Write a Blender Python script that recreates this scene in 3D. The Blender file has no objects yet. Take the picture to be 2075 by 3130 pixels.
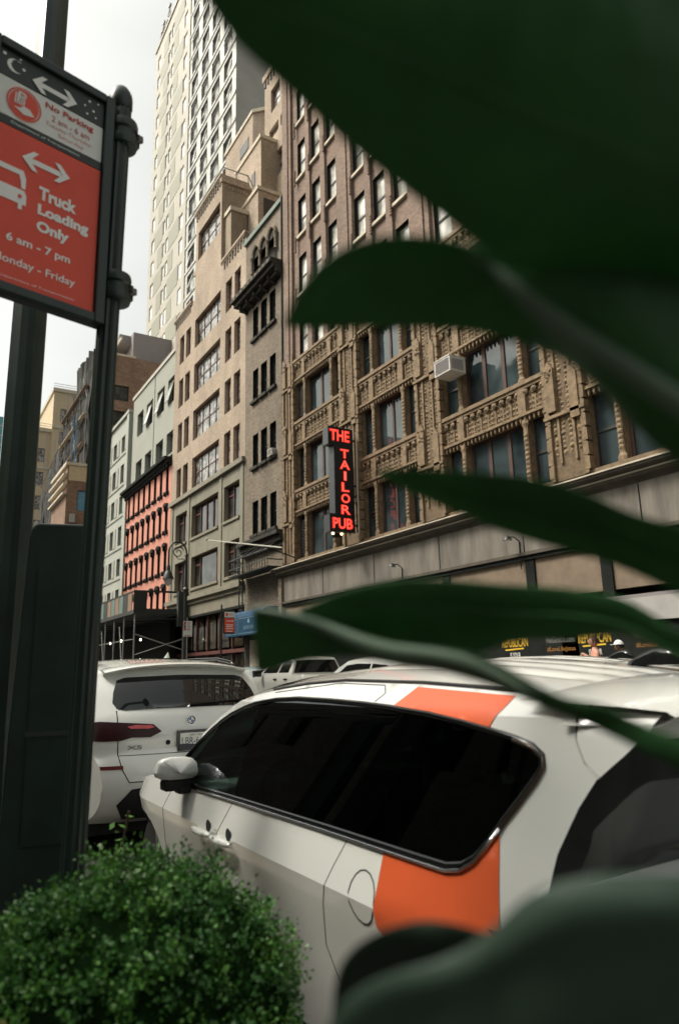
SUN_E=1.5;SKY_S=.115;EXPO=1.0
import bpy, bmesh, math, random
from mathutils import Vector, Matrix
random.seed(7)
R=math.radians
SC=bpy.context.scene; COL=SC.collection
# ---------------------------------------------------------------- helpers
def tag(o,label=None,cat=None,group=None,kind=None):
    if label:o['label']=label
    if cat:o['category']=cat
    if group:o['group']=group
    if kind:o['kind']=kind
    return o
def empty(name,loc=(0,0,0),rz=0,label=None,cat=None,group=None):
    o=bpy.data.objects.new(name,None);COL.objects.link(o);o.location=loc;o.rotation_euler=(0,0,rz);o.empty_display_size=.3
    return tag(o,label,cat,group)
def copy_tree(o,parent=None):
    c=o.copy();COL.objects.link(c)
    if parent is not None:c.parent=parent
    for ch in [x for x in bpy.data.objects if x.parent==o]:copy_tree(ch,c)
    return c
def inst(name,me,parent,loc=(0,0,0),rot=(0,0,0),sc=None):
    o=bpy.data.objects.new(name,me);COL.objects.link(o);o.parent=parent;o.location=loc;o.rotation_euler=rot
    if sc:o.scale=sc
    return o
class MB:
    """collects geometry for ONE mesh"""
    def __init__(s):s.v=[];s.f=[];s.m=[];s.mats=[];s.M=None
    def mi(s,m):
        if m not in s.mats:s.mats.append(m)
        return s.mats.index(m)
    def add(s,vs,fs,m,M=None):
        n=len(s.v);M=M or s.M
        for p in vs:
            p=Vector(p)
            if M is not None:p=M@p
            s.v.append(tuple(p))
        k=s.mi(m)
        for f in fs:s.f.append([n+i for i in f]);s.m.append(k)
    def box(s,x0,x1,y0,y1,z0,z1,m,M=None):
        if x1<x0:x0,x1=x1,x0
        if y1<y0:y0,y1=y1,y0
        if z1<z0:z0,z1=z1,z0
        s.add([(x0,y0,z0),(x1,y0,z0),(x1,y1,z0),(x0,y1,z0),(x0,y0,z1),(x1,y0,z1),(x1,y1,z1),(x0,y1,z1)],
              [(0,3,2,1),(4,5,6,7),(0,1,5,4),(1,2,6,5),(2,3,7,6),(3,0,4,7)],m,M)
    def prism(s,poly,h0,h1,m,axis='z',M=None):
        """extrude polygon (list of 2d) along axis; for axis y poly is (x,z); x: (y,z)"""
        def P(a,b,h):
            return (a,b,h) if axis=='z' else ((a,h,b) if axis=='y' else (h,a,b))
        n=len(poly);vs=[P(a,b,h0) for a,b in poly]+[P(a,b,h1) for a,b in poly]
        fs=[tuple(range(n-1,-1,-1)),tuple(range(n,2*n))]+[(i,(i+1)%n,(i+1)%n+n,i+n) for i in range(n)]
        s.add(vs,fs,m,M)
    def tube(s,pts,r,m,n=8,cap=True,closed=False):
        pts=[Vector(p) for p in pts];N=len(pts);vs=[];fs=[]
        rs=r if isinstance(r,(list,tuple)) else [r]*N
        up=None
        for i,p in enumerate(pts):
            a=pts[max(i-1,0)] if not closed else pts[i-1];b=pts[min(i+1,N-1)] if not closed else pts[(i+1)%N]
            t=(b-a)
            if t.length<1e-9:t=Vector((0,0,1))
            t.normalize()
            if up is None:
                up=Vector((0,0,1)) if abs(t.z)<.9 else Vector((1,0,0))
            u=t.cross(up)
            if u.length<1e-6:u=t.cross(Vector((0,1,0)))
            u.normalize();w=u.cross(t).normalized();up=w
            for k in range(n):
                an=2*math.pi*k/n;vs.append(p+u*math.cos(an)*rs[i]+w*math.sin(an)*rs[i])
        L=N if closed else N-1
        for i in range(L):
            j=(i+1)%N
            for k in range(n):fs.append((i*n+k,i*n+(k+1)%n,j*n+(k+1)%n,j*n+k))
        if cap and not closed:
            fs.append(tuple(range(n-1,-1,-1)));fs.append(tuple(range((N-1)*n,N*n)))
        s.add(vs,fs,m)
    def lathe(s,prof,c,m,n=16,axis='z',flute=0):
        """prof list of (r,h)"""
        vs=[];fs=[]
        for r,h in prof:
            for k in range(n):
                a=2*math.pi*(k+.5)/n;rr=r*(1-flute*(k%2))
                q=(rr*math.cos(a),rr*math.sin(a),h)
                if axis=='y':q=(q[0],q[2],q[1])
                if axis=='x':q=(q[2],q[0],q[1])
                vs.append((c[0]+q[0],c[1]+q[1],c[2]+q[2]))
        for i in range(len(prof)-1):
            for k in range(n):fs.append((i*n+k,i*n+(k+1)%n,(i+1)*n+(k+1)%n,(i+1)*n+k))
        fs.append(tuple(range(n-1,-1,-1)));fs.append(tuple(range((len(prof)-1)*n,len(prof)*n)))
        s.add(vs,fs,m)
    def grid(s,pts,m,close=False):
        """pts[i][j]"""
        a=len(pts);b=len(pts[0]);vs=[p for row in pts for p in row]
        fs=[(i*b+j,i*b+j+1,(i+1)*b+j+1,(i+1)*b+j) for i in range(a-1) for j in range(b-1)]
        s.add(vs,fs,m)
    def build(s,name,parent=None,smooth=False,bevel=0,label=None):
        me=bpy.data.meshes.new(name);me.from_pydata(s.v,[],s.f)
        for m in s.mats:me.materials.append(m)
        me.polygons.foreach_set('material_index',s.m)
        me.validate();me.update()
        bm=bmesh.new();bm.from_mesh(me)
        bmesh.ops.recalc_face_normals(bm,faces=bm.faces) if not getattr(s,'keep',0) else None
        bm.to_mesh(me);bm.free()
        if smooth:
            me.polygons.foreach_set('use_smooth',[True]*len(me.polygons))
            if smooth!=1:
                try:me.set_sharp_from_angle(angle=R(smooth))
                except Exception:pass
        o=bpy.data.objects.new(name,me);COL.objects.link(o)
        if parent is not None:o.parent=parent
        if bevel:
            b=o.modifiers.new('bev','BEVEL');b.width=bevel;b.segments=2;b.limit_method='ANGLE'
        if label:o['label']=label
        return o
_tc={}
def text_geo(s,bold=.0,ext=0.0):
    k=(s,bold,ext)
    if k in _tc:return _tc[k]
    cu=bpy.data.curves.new('t','FONT');cu.body=s;cu.size=1;cu.offset=bold;cu.extrude=ext;cu.resolution_u=3
    o=bpy.data.objects.new('t',cu);COL.objects.link(o)
    dg=bpy.context.evaluated_depsgraph_get();me=bpy.data.meshes.new_from_object(o.evaluated_get(dg))
    v=[tuple(p.co) for p in me.vertices];f=[tuple(p.vertices) for p in me.polygons]
    bpy.data.objects.remove(o);bpy.data.curves.remove(cu);bpy.data.meshes.remove(me)
    xs=[p[0] for p in v];ys=[p[1] for p in v]
    _tc[k]=(v,f,min(xs),max(xs),min(ys),max(ys));return _tc[k]
def put_text(mb,s,m,u,v,w=None,h=None,anchor='l',bold=0.0,frame=None,ext=0.0,sx=1):
    """text placed in 2D (u right, v up); frame maps (u,v,depth)->3D"""
    V,F,x0,x1,y0,y1=text_geo(s,bold,ext)
    k=(w/(x1-x0)) if w else (h/(y1-y0));ky=k
    if w and h:ky=h/(y1-y0)
    W=(x1-x0)*k
    du=u-(0 if anchor=='l' else (W/2 if anchor=='c' else W))
    mb.add([frame(du+(p[0]-x0)*k,v+(p[1]-(y0 if w and h else 0))*ky,p[2]*k) for p in V],F,m)
# ---------------------------------------------------------------- materials
def newmat(n):
    m=bpy.data.materials.new(n);m.use_nodes=True;nt=m.node_tree;return m,nt,nt.nodes['Principled BSDF']
def N(nt,t,**k):
    n=nt.nodes.new(t)
    for a,b in k.items():setattr(n,a,b)
    return n
def pm(name,col,rough=.8,var=.2,scale=2.,metal=0,bump=0,bscale=40.,stretch=(1,1,1),coat=0,spec=.5,emit=None,es=1,dirt=0,trans=0,alpha=None):
    m,nt,b=newmat(name);L=nt.links
    b.inputs['Roughness'].default_value=rough;b.inputs['Metallic'].default_value=metal;b.inputs['Specular IOR Level'].default_value=spec
    b.inputs['Coat Weight'].default_value=coat;b.inputs['Coat Roughness'].default_value=.04
    b.inputs['Base Color'].default_value=(*col,1)
    if trans:b.inputs['Transmission Weight'].default_value=trans
    if alpha is not None:b.inputs['Alpha'].default_value=alpha
    geo=N(nt,'ShaderNodeNewGeometry');mp=N(nt,'ShaderNodeMapping');mp.inputs['Scale'].default_value=stretch
    L.new(geo.outputs['Position'],mp.inputs['Vector'])
    if var:
        no=N(nt,'ShaderNodeTexNoise');no.inputs['Scale'].default_value=scale;no.inputs['Detail'].default_value=6;no.inputs['Roughness'].default_value=.65
        L.new(mp.outputs[0],no.inputs['Vector'])
        r=N(nt,'ShaderNodeMapRange');r.inputs['From Min'].default_value=.3;r.inputs['From Max'].default_value=.7;r.inputs['To Min'].default_value=1-var;r.inputs['To Max'].default_value=1+var
        L.new(no.outputs['Fac'],r.inputs['Value'])
        mx=N(nt,'ShaderNodeVectorMath',operation='SCALE');mx.inputs[0].default_value=col;L.new(r.outputs[0],mx.inputs['Scale'])
        L.new(mx.outputs[0],b.inputs['Base Color'])
    if bump:
        n2=N(nt,'ShaderNodeTexNoise');n2.inputs['Scale'].default_value=bscale;n2.inputs['Detail'].default_value=4
        L.new(mp.outputs[0],n2.inputs['Vector']);bu=N(nt,'ShaderNodeBump');bu.inputs['Strength'].default_value=bump;bu.inputs['Distance'].default_value=.02
        L.new(n2.outputs['Fac'],bu.inputs['Height']);L.new(bu.outputs[0],b.inputs['Normal'])
    if emit:
        b.inputs['Emission Color'].default_value=(*emit,1);b.inputs['Emission Strength'].default_value=es
    return m
def brick(name,c1,c2,mortar,bw=.22,bh=.075,var=.22,rough=.9,stain=.25,ms=.012):
    m,nt,b=newmat(name);L=nt.links;b.inputs['Roughness'].default_value=rough;b.inputs['Specular IOR Level'].default_value=.2
    geo=N(nt,'ShaderNodeNewGeometry');sp=N(nt,'ShaderNodeSeparateXYZ');L.new(geo.outputs['Position'],sp.inputs[0])
    ad=N(nt,'ShaderNodeMath',operation='ADD');L.new(sp.outputs[0],ad.inputs[0]);L.new(sp.outputs[1],ad.inputs[1])
    cb=N(nt,'ShaderNodeCombineXYZ');L.new(ad.outputs[0],cb.inputs[0]);L.new(sp.outputs[2],cb.inputs[1])
    br=N(nt,'ShaderNodeTexBrick');br.inputs['Color1'].default_value=(*c1,1);br.inputs['Color2'].default_value=(*c2,1);br.inputs['Mortar'].default_value=(*mortar,1)
    br.inputs['Scale'].default_value=1;br.inputs['Brick Width'].default_value=bw;br.inputs['Row Height'].default_value=bh;br.inputs['Mortar Size'].default_value=ms
    L.new(cb.outputs[0],br.inputs['Vector'])
    n1=N(nt,'ShaderNodeTexNoise');n1.inputs['Scale'].default_value=.55;n1.inputs['Detail'].default_value=8;n1.inputs['Roughness'].default_value=.7
    mp=N(nt,'ShaderNodeMapping');mp.inputs['Scale'].default_value=(1,1,.35);L.new(geo.outputs['Position'],mp.inputs[0]);L.new(mp.outputs[0],n1.inputs['Vector'])
    n2=N(nt,'ShaderNodeTexNoise');n2.inputs['Scale'].default_value=9;n2.inputs['Detail'].default_value=5;L.new(geo.outputs['Position'],n2.inputs['Vector'])
    r1=N(nt,'ShaderNodeMapRange');r1.inputs['From Min'].default_value=.3;r1.inputs['From Max'].default_value=.7;r1.inputs['To Min'].default_value=1-stain;r1.inputs['To Max'].default_value=1+stain*.6;L.new(n1.outputs['Fac'],r1.inputs['Value'])
    r2=N(nt,'ShaderNodeMapRange');r2.inputs['From Min'].default_value=.25;r2.inputs['From Max'].default_value=.75;r2.inputs['To Min'].default_value=1-var;r2.inputs['To Max'].default_value=1+var;L.new(n2.outputs['Fac'],r2.inputs['Value'])
    mu=N(nt,'ShaderNodeMath',operation='MULTIPLY');L.new(r1.outputs[0],mu.inputs[0]);L.new(r2.outputs[0],mu.inputs[1])
    sc=N(nt,'ShaderNodeVectorMath',operation='SCALE');L.new(br.outputs['Color'],sc.inputs[0]);L.new(mu.outputs[0],sc.inputs['Scale']);L.new(sc.outputs[0],b.inputs['Base Color'])
    bu=N(nt,'ShaderNodeBump');bu.inputs['Strength'].default_value=.5;bu.inputs['Distance'].default_value=.01
    iv=N(nt,'ShaderNodeMath',operation='SUBTRACT');iv.inputs[0].default_value=1;L.new(br.outputs['Fac'],iv.inputs[1]);L.new(iv.outputs[0],bu.inputs['Height']);L.new(bu.outputs[0],b.inputs['Normal'])
    return m
def winglass(name,dark,light,sx=1.3,rough=.06,wob=.02,spec=.6):
    """window pane: dark room, with pale blinds, curtains and sky reflection in the colour"""
    m,nt,b=newmat(name);L=nt.links;b.inputs['Roughness'].default_value=rough;b.inputs['Specular IOR Level'].default_value=spec
    geo=N(nt,'ShaderNodeNewGeometry')
    vo=N(nt,'ShaderNodeTexNoise');vo.inputs['Scale'].default_value=sx;vo.inputs['Detail'].default_value=3;L.new(geo.outputs['Position'],vo.inputs['Vector'])
    cr=N(nt,'ShaderNodeValToRGB');cr.color_ramp.elements[0].position=.4;cr.color_ramp.elements[0].color=(*dark,1);cr.color_ramp.elements[1].position=.62;cr.color_ramp.elements[1].color=(*light,1)
    L.new(vo.outputs['Fac'],cr.inputs[0]);L.new(cr.outputs[0],b.inputs['Base Color'])
    n2=N(nt,'ShaderNodeTexNoise');n2.inputs['Scale'].default_value=1.1;bu=N(nt,'ShaderNodeBump');bu.inputs['Strength'].default_value=.35;bu.inputs['Distance'].default_value=wob
    L.new(geo.outputs['Position'],n2.inputs['Vector']);L.new(n2.outputs['Fac'],bu.inputs['Height']);L.new(bu.outputs[0],b.inputs['Normal'])
    return m
def carglass(name,tint,mixf,rough=.02):
    """car window: tinted see-through sheet with a mirror-like reflection"""
    m=bpy.data.materials.new(name);m.use_nodes=True;nt=m.node_tree;nt.nodes.clear();L=nt.links
    o=N(nt,'ShaderNodeOutputMaterial');tr=N(nt,'ShaderNodeBsdfTransparent');tr.inputs[0].default_value=(*tint,1)
    gl=N(nt,'ShaderNodeBsdfGlossy');gl.inputs['Roughness'].default_value=rough;gl.inputs['Color'].default_value=(.9,.95,1,1)
    fr=N(nt,'ShaderNodeFresnel');fr.inputs['IOR'].default_value=mixf;mx=N(nt,'ShaderNodeMixShader')
    L.new(fr.outputs[0],mx.inputs[0]);L.new(tr.outputs[0],mx.inputs[1]);L.new(gl.outputs[0],mx.inputs[2]);L.new(mx.outputs[0],o.inputs[0]);return m
# ---- facade wall with real openings
def facade(mb,x0,x1,z0,z1,ops,y,dep,m,mrev=None):
    xs=sorted({x0,x1,*[a for o in ops for a in (o[0],o[1])]});zs=sorted({z0,z1,*[a for o in ops for a in (o[2],o[3])]})
    xs=[x for x in xs if x0<=x<=x1];zs=[z for z in zs if z0<=z<=z1]
    mrev=mrev or m
    for j in range(len(zs)-1):
        run=None
        for i in range(len(xs)-1):
            cx=(xs[i]+xs[i+1])/2;cz=(zs[j]+zs[j+1])/2
            hole=any(o[0]<cx<o[1] and o[2]<cz<o[3] for o in ops)
            if not hole:
                if run is None:run=xs[i]
            if hole and run is not None:
                mb.add([(run,y,zs[j]),(xs[i],y,zs[j]),(xs[i],y,zs[j+1]),(run,y,zs[j+1])],[(0,1,2,3)],m);run=None
        if run is not None:
            mb.add([(run,y,zs[j]),(xs[-1],y,zs[j]),(xs[-1],y,zs[j+1]),(run,y,zs[j+1])],[(0,1,2,3)],m)
    for a,b,c,d in ops:
        mb.add([(a,y,c),(b,y,c),(b,y,d),(a,y,d),(a,y+dep,c),(b,y+dep,c),(b,y+dep,d),(a,y+dep,d)],[(0,4,5,1),(1,5,6,2),(2,6,7,3),(3,7,4,0)],mrev)
def shell(mb,x0,x1,y0,y1,z0,z1,m,mr,par=0):
    """side, back and roof of a building whose front (y0) is a facade"""
    mb.add([(x0,y0,z0),(x0,y1,z0),(x0,y1,z1),(x0,y0,z1)],[(0,1,2,3)],m)
    mb.add([(x1,y0,z0),(x1,y1,z0),(x1,y1,z1),(x1,y0,z1)],[(0,1,2,3)],m)
    mb.add([(x0,y1,z0),(x1,y1,z0),(x1,y1,z1),(x0,y1,z1)],[(0,1,2,3)],m)
    mb.add([(x0,y0,z1-par),(x1,y0,z1-par),(x1,y1,z1-par),(x0,y1,z1-par)],[(0,1,2,3)],mr)
def win_mesh(w,h,fm,gm,fr=.07,cols=1,rows=1,dep=.06,rail=.05,lights=None):
    """a window leaf, origin at lower left of the opening, in the xz plane, glass behind the frame"""
    f=MB()
    f.box(0,fr,-dep,0,0,h,fm);f.box(w-fr,w,-dep,0,0,h,fm);f.box(fr,w-fr,-dep,0,0,fr,fm);f.box(fr,w-fr,-dep,0,h-fr,h,fm)
    for i in range(1,cols):
        x=w*i/cols;f.box(x-rail/2,x+rail/2,-dep*.9,0,fr,h-fr,fm)
    for j in range(1,rows):
        z=h*j/rows;f.box(fr,w-fr,-dep*.8,0,z-rail/2,z+rail/2,fm)
    if lights:
        for z in lights:f.box(fr,w-fr,-dep*.8,0,z-rail/2,z+rail/2,fm)
    fo=f.build('window');g=MB();g.add([(fr,-.012,fr),(w-fr,-.012,fr),(w-fr,-.012,h-fr),(fr,-.012,h-fr)],[(0,1,2,3)],gm)
    go=g.build('pane');a,b=fo.data,go.data
    bpy.data.objects.remove(fo);bpy.data.objects.remove(go);return a,b
def place_win(wm,parent,x,y,z,pane=True,dx=0,name='window',sc=None,label=None):
    o=inst(name,wm[0],parent,(x,y,z),sc=sc)
    p=inst('pane',wm[1],o)
    if label:o['label']=label
    return o
# ---------------------------------------------------------------- palette
GL=winglass('window_glass',(.012,.018,.018),(.06,.075,.07),spec=.5)
GLT=winglass('terracotta_window_glass',(.016,.026,.028),(.05,.07,.075),sx=.6)
GLB=winglass('blind_glass',(.05,.05,.045),(.35,.34,.31),sx=2.2)
GLP=winglass('blind_and_sky_glass',(.25,.24,.2),(.85,.83,.76),sx=.9)  # blinds and sky reflection both put into the pale base colour
GTW=winglass('tower_sky_glass',(.62,.63,.60),(.80,.80,.76),sx=.5,spec=.9)  # pale base colour stands in for sky mirrored in the panes
REDF=pm('red_window_frame',(.10,.03,.022),.6)
SHG=winglass('shop_glass',(.006,.007,.006),(.05,.035,.02),sx=1.6,spec=.25)
DARKF=pm('dark_window_frame',(.03,.028,.025),.6)
BLK=pm('black_paint',(.014,.016,.014),.85,var=.3,spec=.15)
ROOF=pm('roof_felt',(.12,.12,.12),.95)
B3W=brick('tan_brick',(.42,.325,.245),(.33,.25,.185),(.40,.33,.26),bw=.3,bh=.11,ms=.022,var=.28,stain=.3)
B3L=pm('olive_painted_stone',(.205,.188,.138),.8,.2,1.2,bump=.15,stretch=(1,1,.4))
B3S=brick('side_shade_brick',(.33,.265,.19),(.26,.205,.145),(.31,.26,.2),stain=.35)  # darker copy of the tan brick, shade of the sides put into it
B2W=brick('grey_brick',(.22,.18,.135),(.13,.105,.078),(.24,.20,.155),bw=.3,bh=.1,stain=.3,var=.3,ms=.018)
TBK=brick('pink_brown_brick',(.24,.165,.13),(.165,.105,.08),(.26,.205,.165),bw=.3,bh=.12,stain=.2,ms=.02)
TER=pm('terracotta',(.20,.138,.078),.8,.4,5.,bump=.6,bscale=16)
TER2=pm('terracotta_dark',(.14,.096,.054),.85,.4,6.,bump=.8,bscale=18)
PNK=pm('salmon_stucco',(.56,.235,.17),.85,.1,1.2,bump=.1)
GRW=pm('pale_green_render',(.29,.295,.25),.85,.06,.7)
WHT=pm('white_green_paint',(.34,.35,.305),.8,.08,.5,stretch=(1,1,.3))
TWL=pm('tower_cream_panel',(.40,.37,.31),.7,.04,.3)
TWD=pm('tower_beige_panel',(.27,.26,.20),.7,.04,.3)
TWW=pm('tower_white_panel',(.47,.465,.43),.6,.03,.3)
TWG=pm('tower_grey_side',(.35,.34,.30),.85,.1,.4)
BR7=brick('brown_brick',(.27,.17,.115),(.19,.11,.075),(.25,.19,.14),bw=.5,bh=.16,var=.3,ms=.02)
GRY=pm('grey_siding',(.22,.20,.20),.8,.1,stretch=(1,1,8),scale=2)
STN=pm('sill_stone',(.50,.44,.34),.8,.15)
CRM=pm('cream_stone',(.50,.40,.26),.8,.1)
CONC=pm('fascia_concrete',(.175,.155,.13),.85,.4,1.8,stretch=(1,1,.18),bump=.15)
IRON=pm('dark_iron',(.02,.022,.02),.5,.2)
FAC=16.0
def z_far(y):return max(0,(y-1)*.0175)
# ---------------------------------------------------------------- ground
g=MB();g.add([(-900,-200,-.02),(500,-200,-.02),(500,900,-.02),(-900,900,-.02)],[(0,1,2,3)],pm('ground_earth',(.08,.08,.075),.95,.2,.1))
tag(g.build('ground'),kind='structure')
ASPH=pm('asphalt',(.055,.053,.05),.85,.35,3.,bump=.5,bscale=60)
g=MB();g.add([(-420,.95,.0),(60,.95,.0),(60,12.4,.2),(-420,12.4,.2)],[(0,1,2,3)],ASPH);g.add([(-420,.95,-.015),(60,.95,-.015),(60,.95,0),(-420,.95,0)],[(0,1,2,3)],ASPH)
tag(g.build('road'),kind='structure')
PAVE=brick('pavement_flags',(.26,.25,.23),(.22,.21,.2),(.1,.1,.09),bw=1.5,bh=1.5,stain=.3)
PAVE=pm('pavement_concrete',(.13,.122,.11),.9,.25,1.5,bump=.2)
g=MB();g.box(-420,60,-5.0,.8,-.01,.15,PAVE);g.box(-420,60,.802,.95,-.01,.152,STN);tag(g.build('pavement'),kind='structure')
g=MB();g.box(-420,60,12.55,15.99,.0,.35,PAVE);g.box(-420,60,12.4,12.548,.0,.352,STN);tag(g.build('pavement'),kind='structure')
g=MB()
for i in range(24):g.add([(-110+i*6,6.55,.104),(-107+i*6,6.55,.104),(-107+i*6,6.67,.106),(-110+i*6,6.67,.106)],[(0,1,2,3)],pm('lane_paint',(.7,.68,.6),.8) if i==0 else bpy.data.materials['lane_paint'])
tag(g.build('road_marking'),kind='structure')
# ---------------------------------------------------------------- tan loft building (B3)
def tan_building():
    b=empty('loft_building',(0,0,0),label='tall tan brick loft building with red framed windows and stepped roof',cat='building')
    x0,x1=-50.35,-36.8
    rows=[(14.05,16.22),(17.5,19.7),(21.0,23.2),(24.48,26.68)]
    w=MB();ops=[]
    cols=[(-49.22,-48.25),(-47.85,-46.8),(-40.08,-39.05),(-38.6,-37.6)]
    for a,c in rows:
        for l,r in cols:ops.append((l,r,a,c))
    for a,c in rows:ops.append((-45.92,-40.95,a,c))
    facade(w,x0,x1,13.9,28.4,ops+[],FAC,.35,B3W)
    # centre block above 28.4
    facade(w,-46.1,-41.0,28.4,35.2,[(-45.92,-40.95-.25,30.0-.0,30.2)] if 0 else [(-45.6,-41.3,31.3,33.6)],FAC,.35,B3W)
    # lower stone part
    big=[(-49.15,-46.8,10.55,12.75),(-45.8,-40.95,10.55,12.75),(-40.0,-37.6,10.55,12.75),(-49.1,-46.9,7.15,9.25),(-45.7,-40.9,7.15,9.25),(-39.85,-37.58,7.15,9.25)]
    facade(w,x0,x1,5.35,13.6,big,FAC,.4,B3L)
    w.box(x0-.02,x1+.02,FAC-.22,FAC+.3,13.6,13.9,B3L)
    w.box(x0-.02,x1+.02,FAC-.3,FAC+.3,6.35,6.62,B3L);w.box(x0,x1,FAC-.12,FAC-.002,6.1,6.35,B3L)
    for a,bx,c,d in big:w.box(a-.08,bx+.08,FAC-.09,FAC-.003,c-.16,c,B3L)
    for xp in (-49.9,-46.3,-40.45,-37.15):w.box(xp-.2,xp+.2,FAC-.06,FAC-.002,6.64,13.58,B3L)
    shell(w,x0,x1,FAC,36,.35,28.4,B3S,ROOF)
    # frieze of small corbels under each cornice
    def frieze(a,c,zt):
        n=int((c-a)/.42)
        for i in range(n):
            xx=a+.12+i*(c-a-.1)/n;w.box(xx,xx+.16,FAC-.07,FAC-.002,zt-.75,zt-.3,DARKF if 0 else B3S)
            w.box(xx+.03,xx+.13,FAC-.075,FAC-.071,zt-.7,zt-.45,DARKF)
        w.box(a-.1,c+.1,FAC-.16,FAC+.15,zt-.18,zt,B3W);w.box(a-.05,c+.05,FAC-.1,FAC+.1,zt-.3,zt-.182,B3W)
    frieze(x0,-46.7,28.6);frieze(-40.5,x1,28.6);frieze(-46.1,-41.0,35.5)
    # centre block body with canted corner
    w.prism([(-46.1,16.36),(-41.0,16.36),(-41.0,18.0),(-42.0,18.9),(-46.1,18.9)],28.4,35.4,B3S)
    w.add([(-41.0,16,28.4),(-41.0,16.36,28.4),(-41.0,16.36,35.2),(-41.0,16,35.2)],[(0,1,2,3)],B3S)
    w.add([(-46.1,16,28.4),(-46.1,16.36,28.4),(-46.1,16.36,35.2),(-46.1,16,35.2)],[(0,1,2,3)],B3S)
    for i in range(9):w.box(-40.999,-40.94,16.1+i*.21,16.2+i*.21,34.5,34.72+.1*(i%2),B3W)
    w.box(-41.1,-40.85,15.9,18.0,34.9,35.45,B3W)
    # stepped blocks behind
    w.box(-49.0,-46.12,17.0,19,28.4,32.4,B3W);w.box(-49.1,-46.1,16.9,17.1,32.1,32.5,B3W)
    w.box(-41.0,-39.9,16.25,17.4,28.4,32.1,B3S);w.box(-41.0,-39.8,16.15,17.5,32.1,32.4,STN)
    w.box(-41.8,-38.3,17.5,20,28.4,33.1,B3W);w.box(-41.9,-38.2,17.4,20,33.1,33.35,STN);w.box(-38.301,-38.25,17.9,19,31.0,32.6,DARKF);w.box(-41.0,-40.2,17.46,17.499,29.8,31.6,DARKF)
    w.box(-45.6,-41.0,18.95,21,28.4,39.7,B3W);w.box(-45.7,-40.9,18.85,21.1,39.7,40.0,STN);w.box(-42.6,-42.0,18.91,18.949,36.4,37.6,DARKF)
    w.box(-41.001,-40.98,18.96,20.98,28.4,39.7,B3S)  # thin darker skin, shade painted on the right-hand face
    w.prism([(-50.5,20.0),(-44.8,20.0),(-44.0,20.8),(-44.0,24),(-50.5,24)],28.4,45.2,B3W);w.prism([(-50.6,19.9),(-44.75,19.9),(-43.9,20.75),(-43.9,24.1),(-50.6,24.1)],45.2,45.5,STN)
    w.box(-47.3,-45.6,19.95,19.999,42.6,43.6,DARKF)
    # tall rear wing
    tr=[(-41.6,-33,36.9,39.0),(-42.2,-33,40.7,41.6),(-41.9,-33,43.0,45.0)]
    facade(w,-43.0,-31.8,28.4,47.0,[(a+j*1.9,a+j*1.9+1.55,c,d) for a,bb,c,d in tr for j in range(3)],20.2,.3,B3W)
    w.box(-43.0,-31.8,20.51,30,28.4,47.0,B3W);w.box(-43.15,-31.7,20.05,20.6,46.6,47.1,B3W)
    for i in range(14):w.box(-42.9+i*.5,-42.75+i*.5,20.1,20.199,46.0,46.45,DARKF)
    w.build('wall',b)
    m1=win_mesh(4.97,2.18,REDF,GLB,.09,cols=4,rows=2);m2=win_mesh(.97,2.18,REDF,GLB,.09,rows=2);m2b=win_mesh(4.3,2.3,REDF,GLB,.09,cols=3,rows=2)
    for a,c in rows:
        place_win(m1,b,-45.92,FAC+.3,a,sc=(1,1,(c-a)/2.18))
        for l,r in cols:place_win(m2,b,l,FAC+.3,a,sc=((r-l)/.97,1,(c-a)/2.18))
    place_win(m2b,b,-45.6,FAC+.3,31.3)
    def bigwin(wd,div,lite):
        f=MB();h=2.2;fr=.1
        f.box(0,fr,-.08,0,0,h,REDF);f.box(wd-fr,wd,-.08,0,0,h,REDF);f.box(fr,wd-fr,-.08,0,0,fr,REDF);f.box(fr,wd-fr,-.08,0,h-fr,h,REDF)
        for x in div:f.box(x-.06,x+.06,-.075,0,fr,h-fr,REDF)
        for (a,c,z) in lite:f.box(a,c,-.07,0,z-.05,z+.05,REDF)
        o=f.build('window');p=MB();p.add([(fr,-.012,fr),(wd-fr,-.012,fr),(wd-fr,-.012,h-fr),(fr,-.012,h-fr)],[(0,1,2,3)],GL);q=p.build('pane')
        r=(o.data,q.data);bpy.data.objects.remove(o);bpy.data.objects.remove(q);return r
    A=bigwin(4.85,(1.0,2.1,3.3,4.1),((.1,.95,1.6),(4.15,4.75,1.6)));Bm=bigwin(4.8,(1.0,3.9),((.1,.95,1.6),(3.95,4.7,1.6)));Cm=bigwin(2.38,(.9,),((.1,.85,1.6),))
    place_win(A,b,-45.8,FAC+.36,10.55);place_win(Bm,b,-45.7,FAC+.36,7.15,sc=(1,1,.955))
    place_win(Cm,b,-40.0,FAC+.36,10.55);place_win(Cm,b,-39.85,FAC+.36,7.15,sc=(.955,1,.955));place_win(Cm,b,-49.15,FAC+.36,10.55);place_win(Cm,b,-49.1,FAC+.36,7.15,sc=(.92,1,.955))
    tw=win_mesh(1.55,2.05,REDF,GLB,.09,rows=2)
    for a,bb,c,d in tr:
        for j in range(3):place_win(tw,b,a+j*1.9,20.48,c,sc=(1,1,(d-c)/2.05))
    # shop front
    s=MB();s.box(x0+.1,x1-.1,16.6,16.9,.36,5.34,BLK)
    for x in (-50.2,-47.6,-45,-43,-41,-39,-37):s.box(x-.05,x+.05,16.2,16.598,.36,5.2,REDF)
    s.box(x0,x1,16.02,16.2,2.75,2.95,REDF);s.box(x0,x1,15.99,16.55,5.2,5.345,BLK)
    for i in range(6):s.add([(-49.9+i*2.1,16.3,3.1),(-48.1+i*2.1,16.3,3.1),(-48.1+i*2.1,16.3,5.1),(-49.9+i*2.1,16.3,5.1)],[(0,1,2,3)],SHG)
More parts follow.
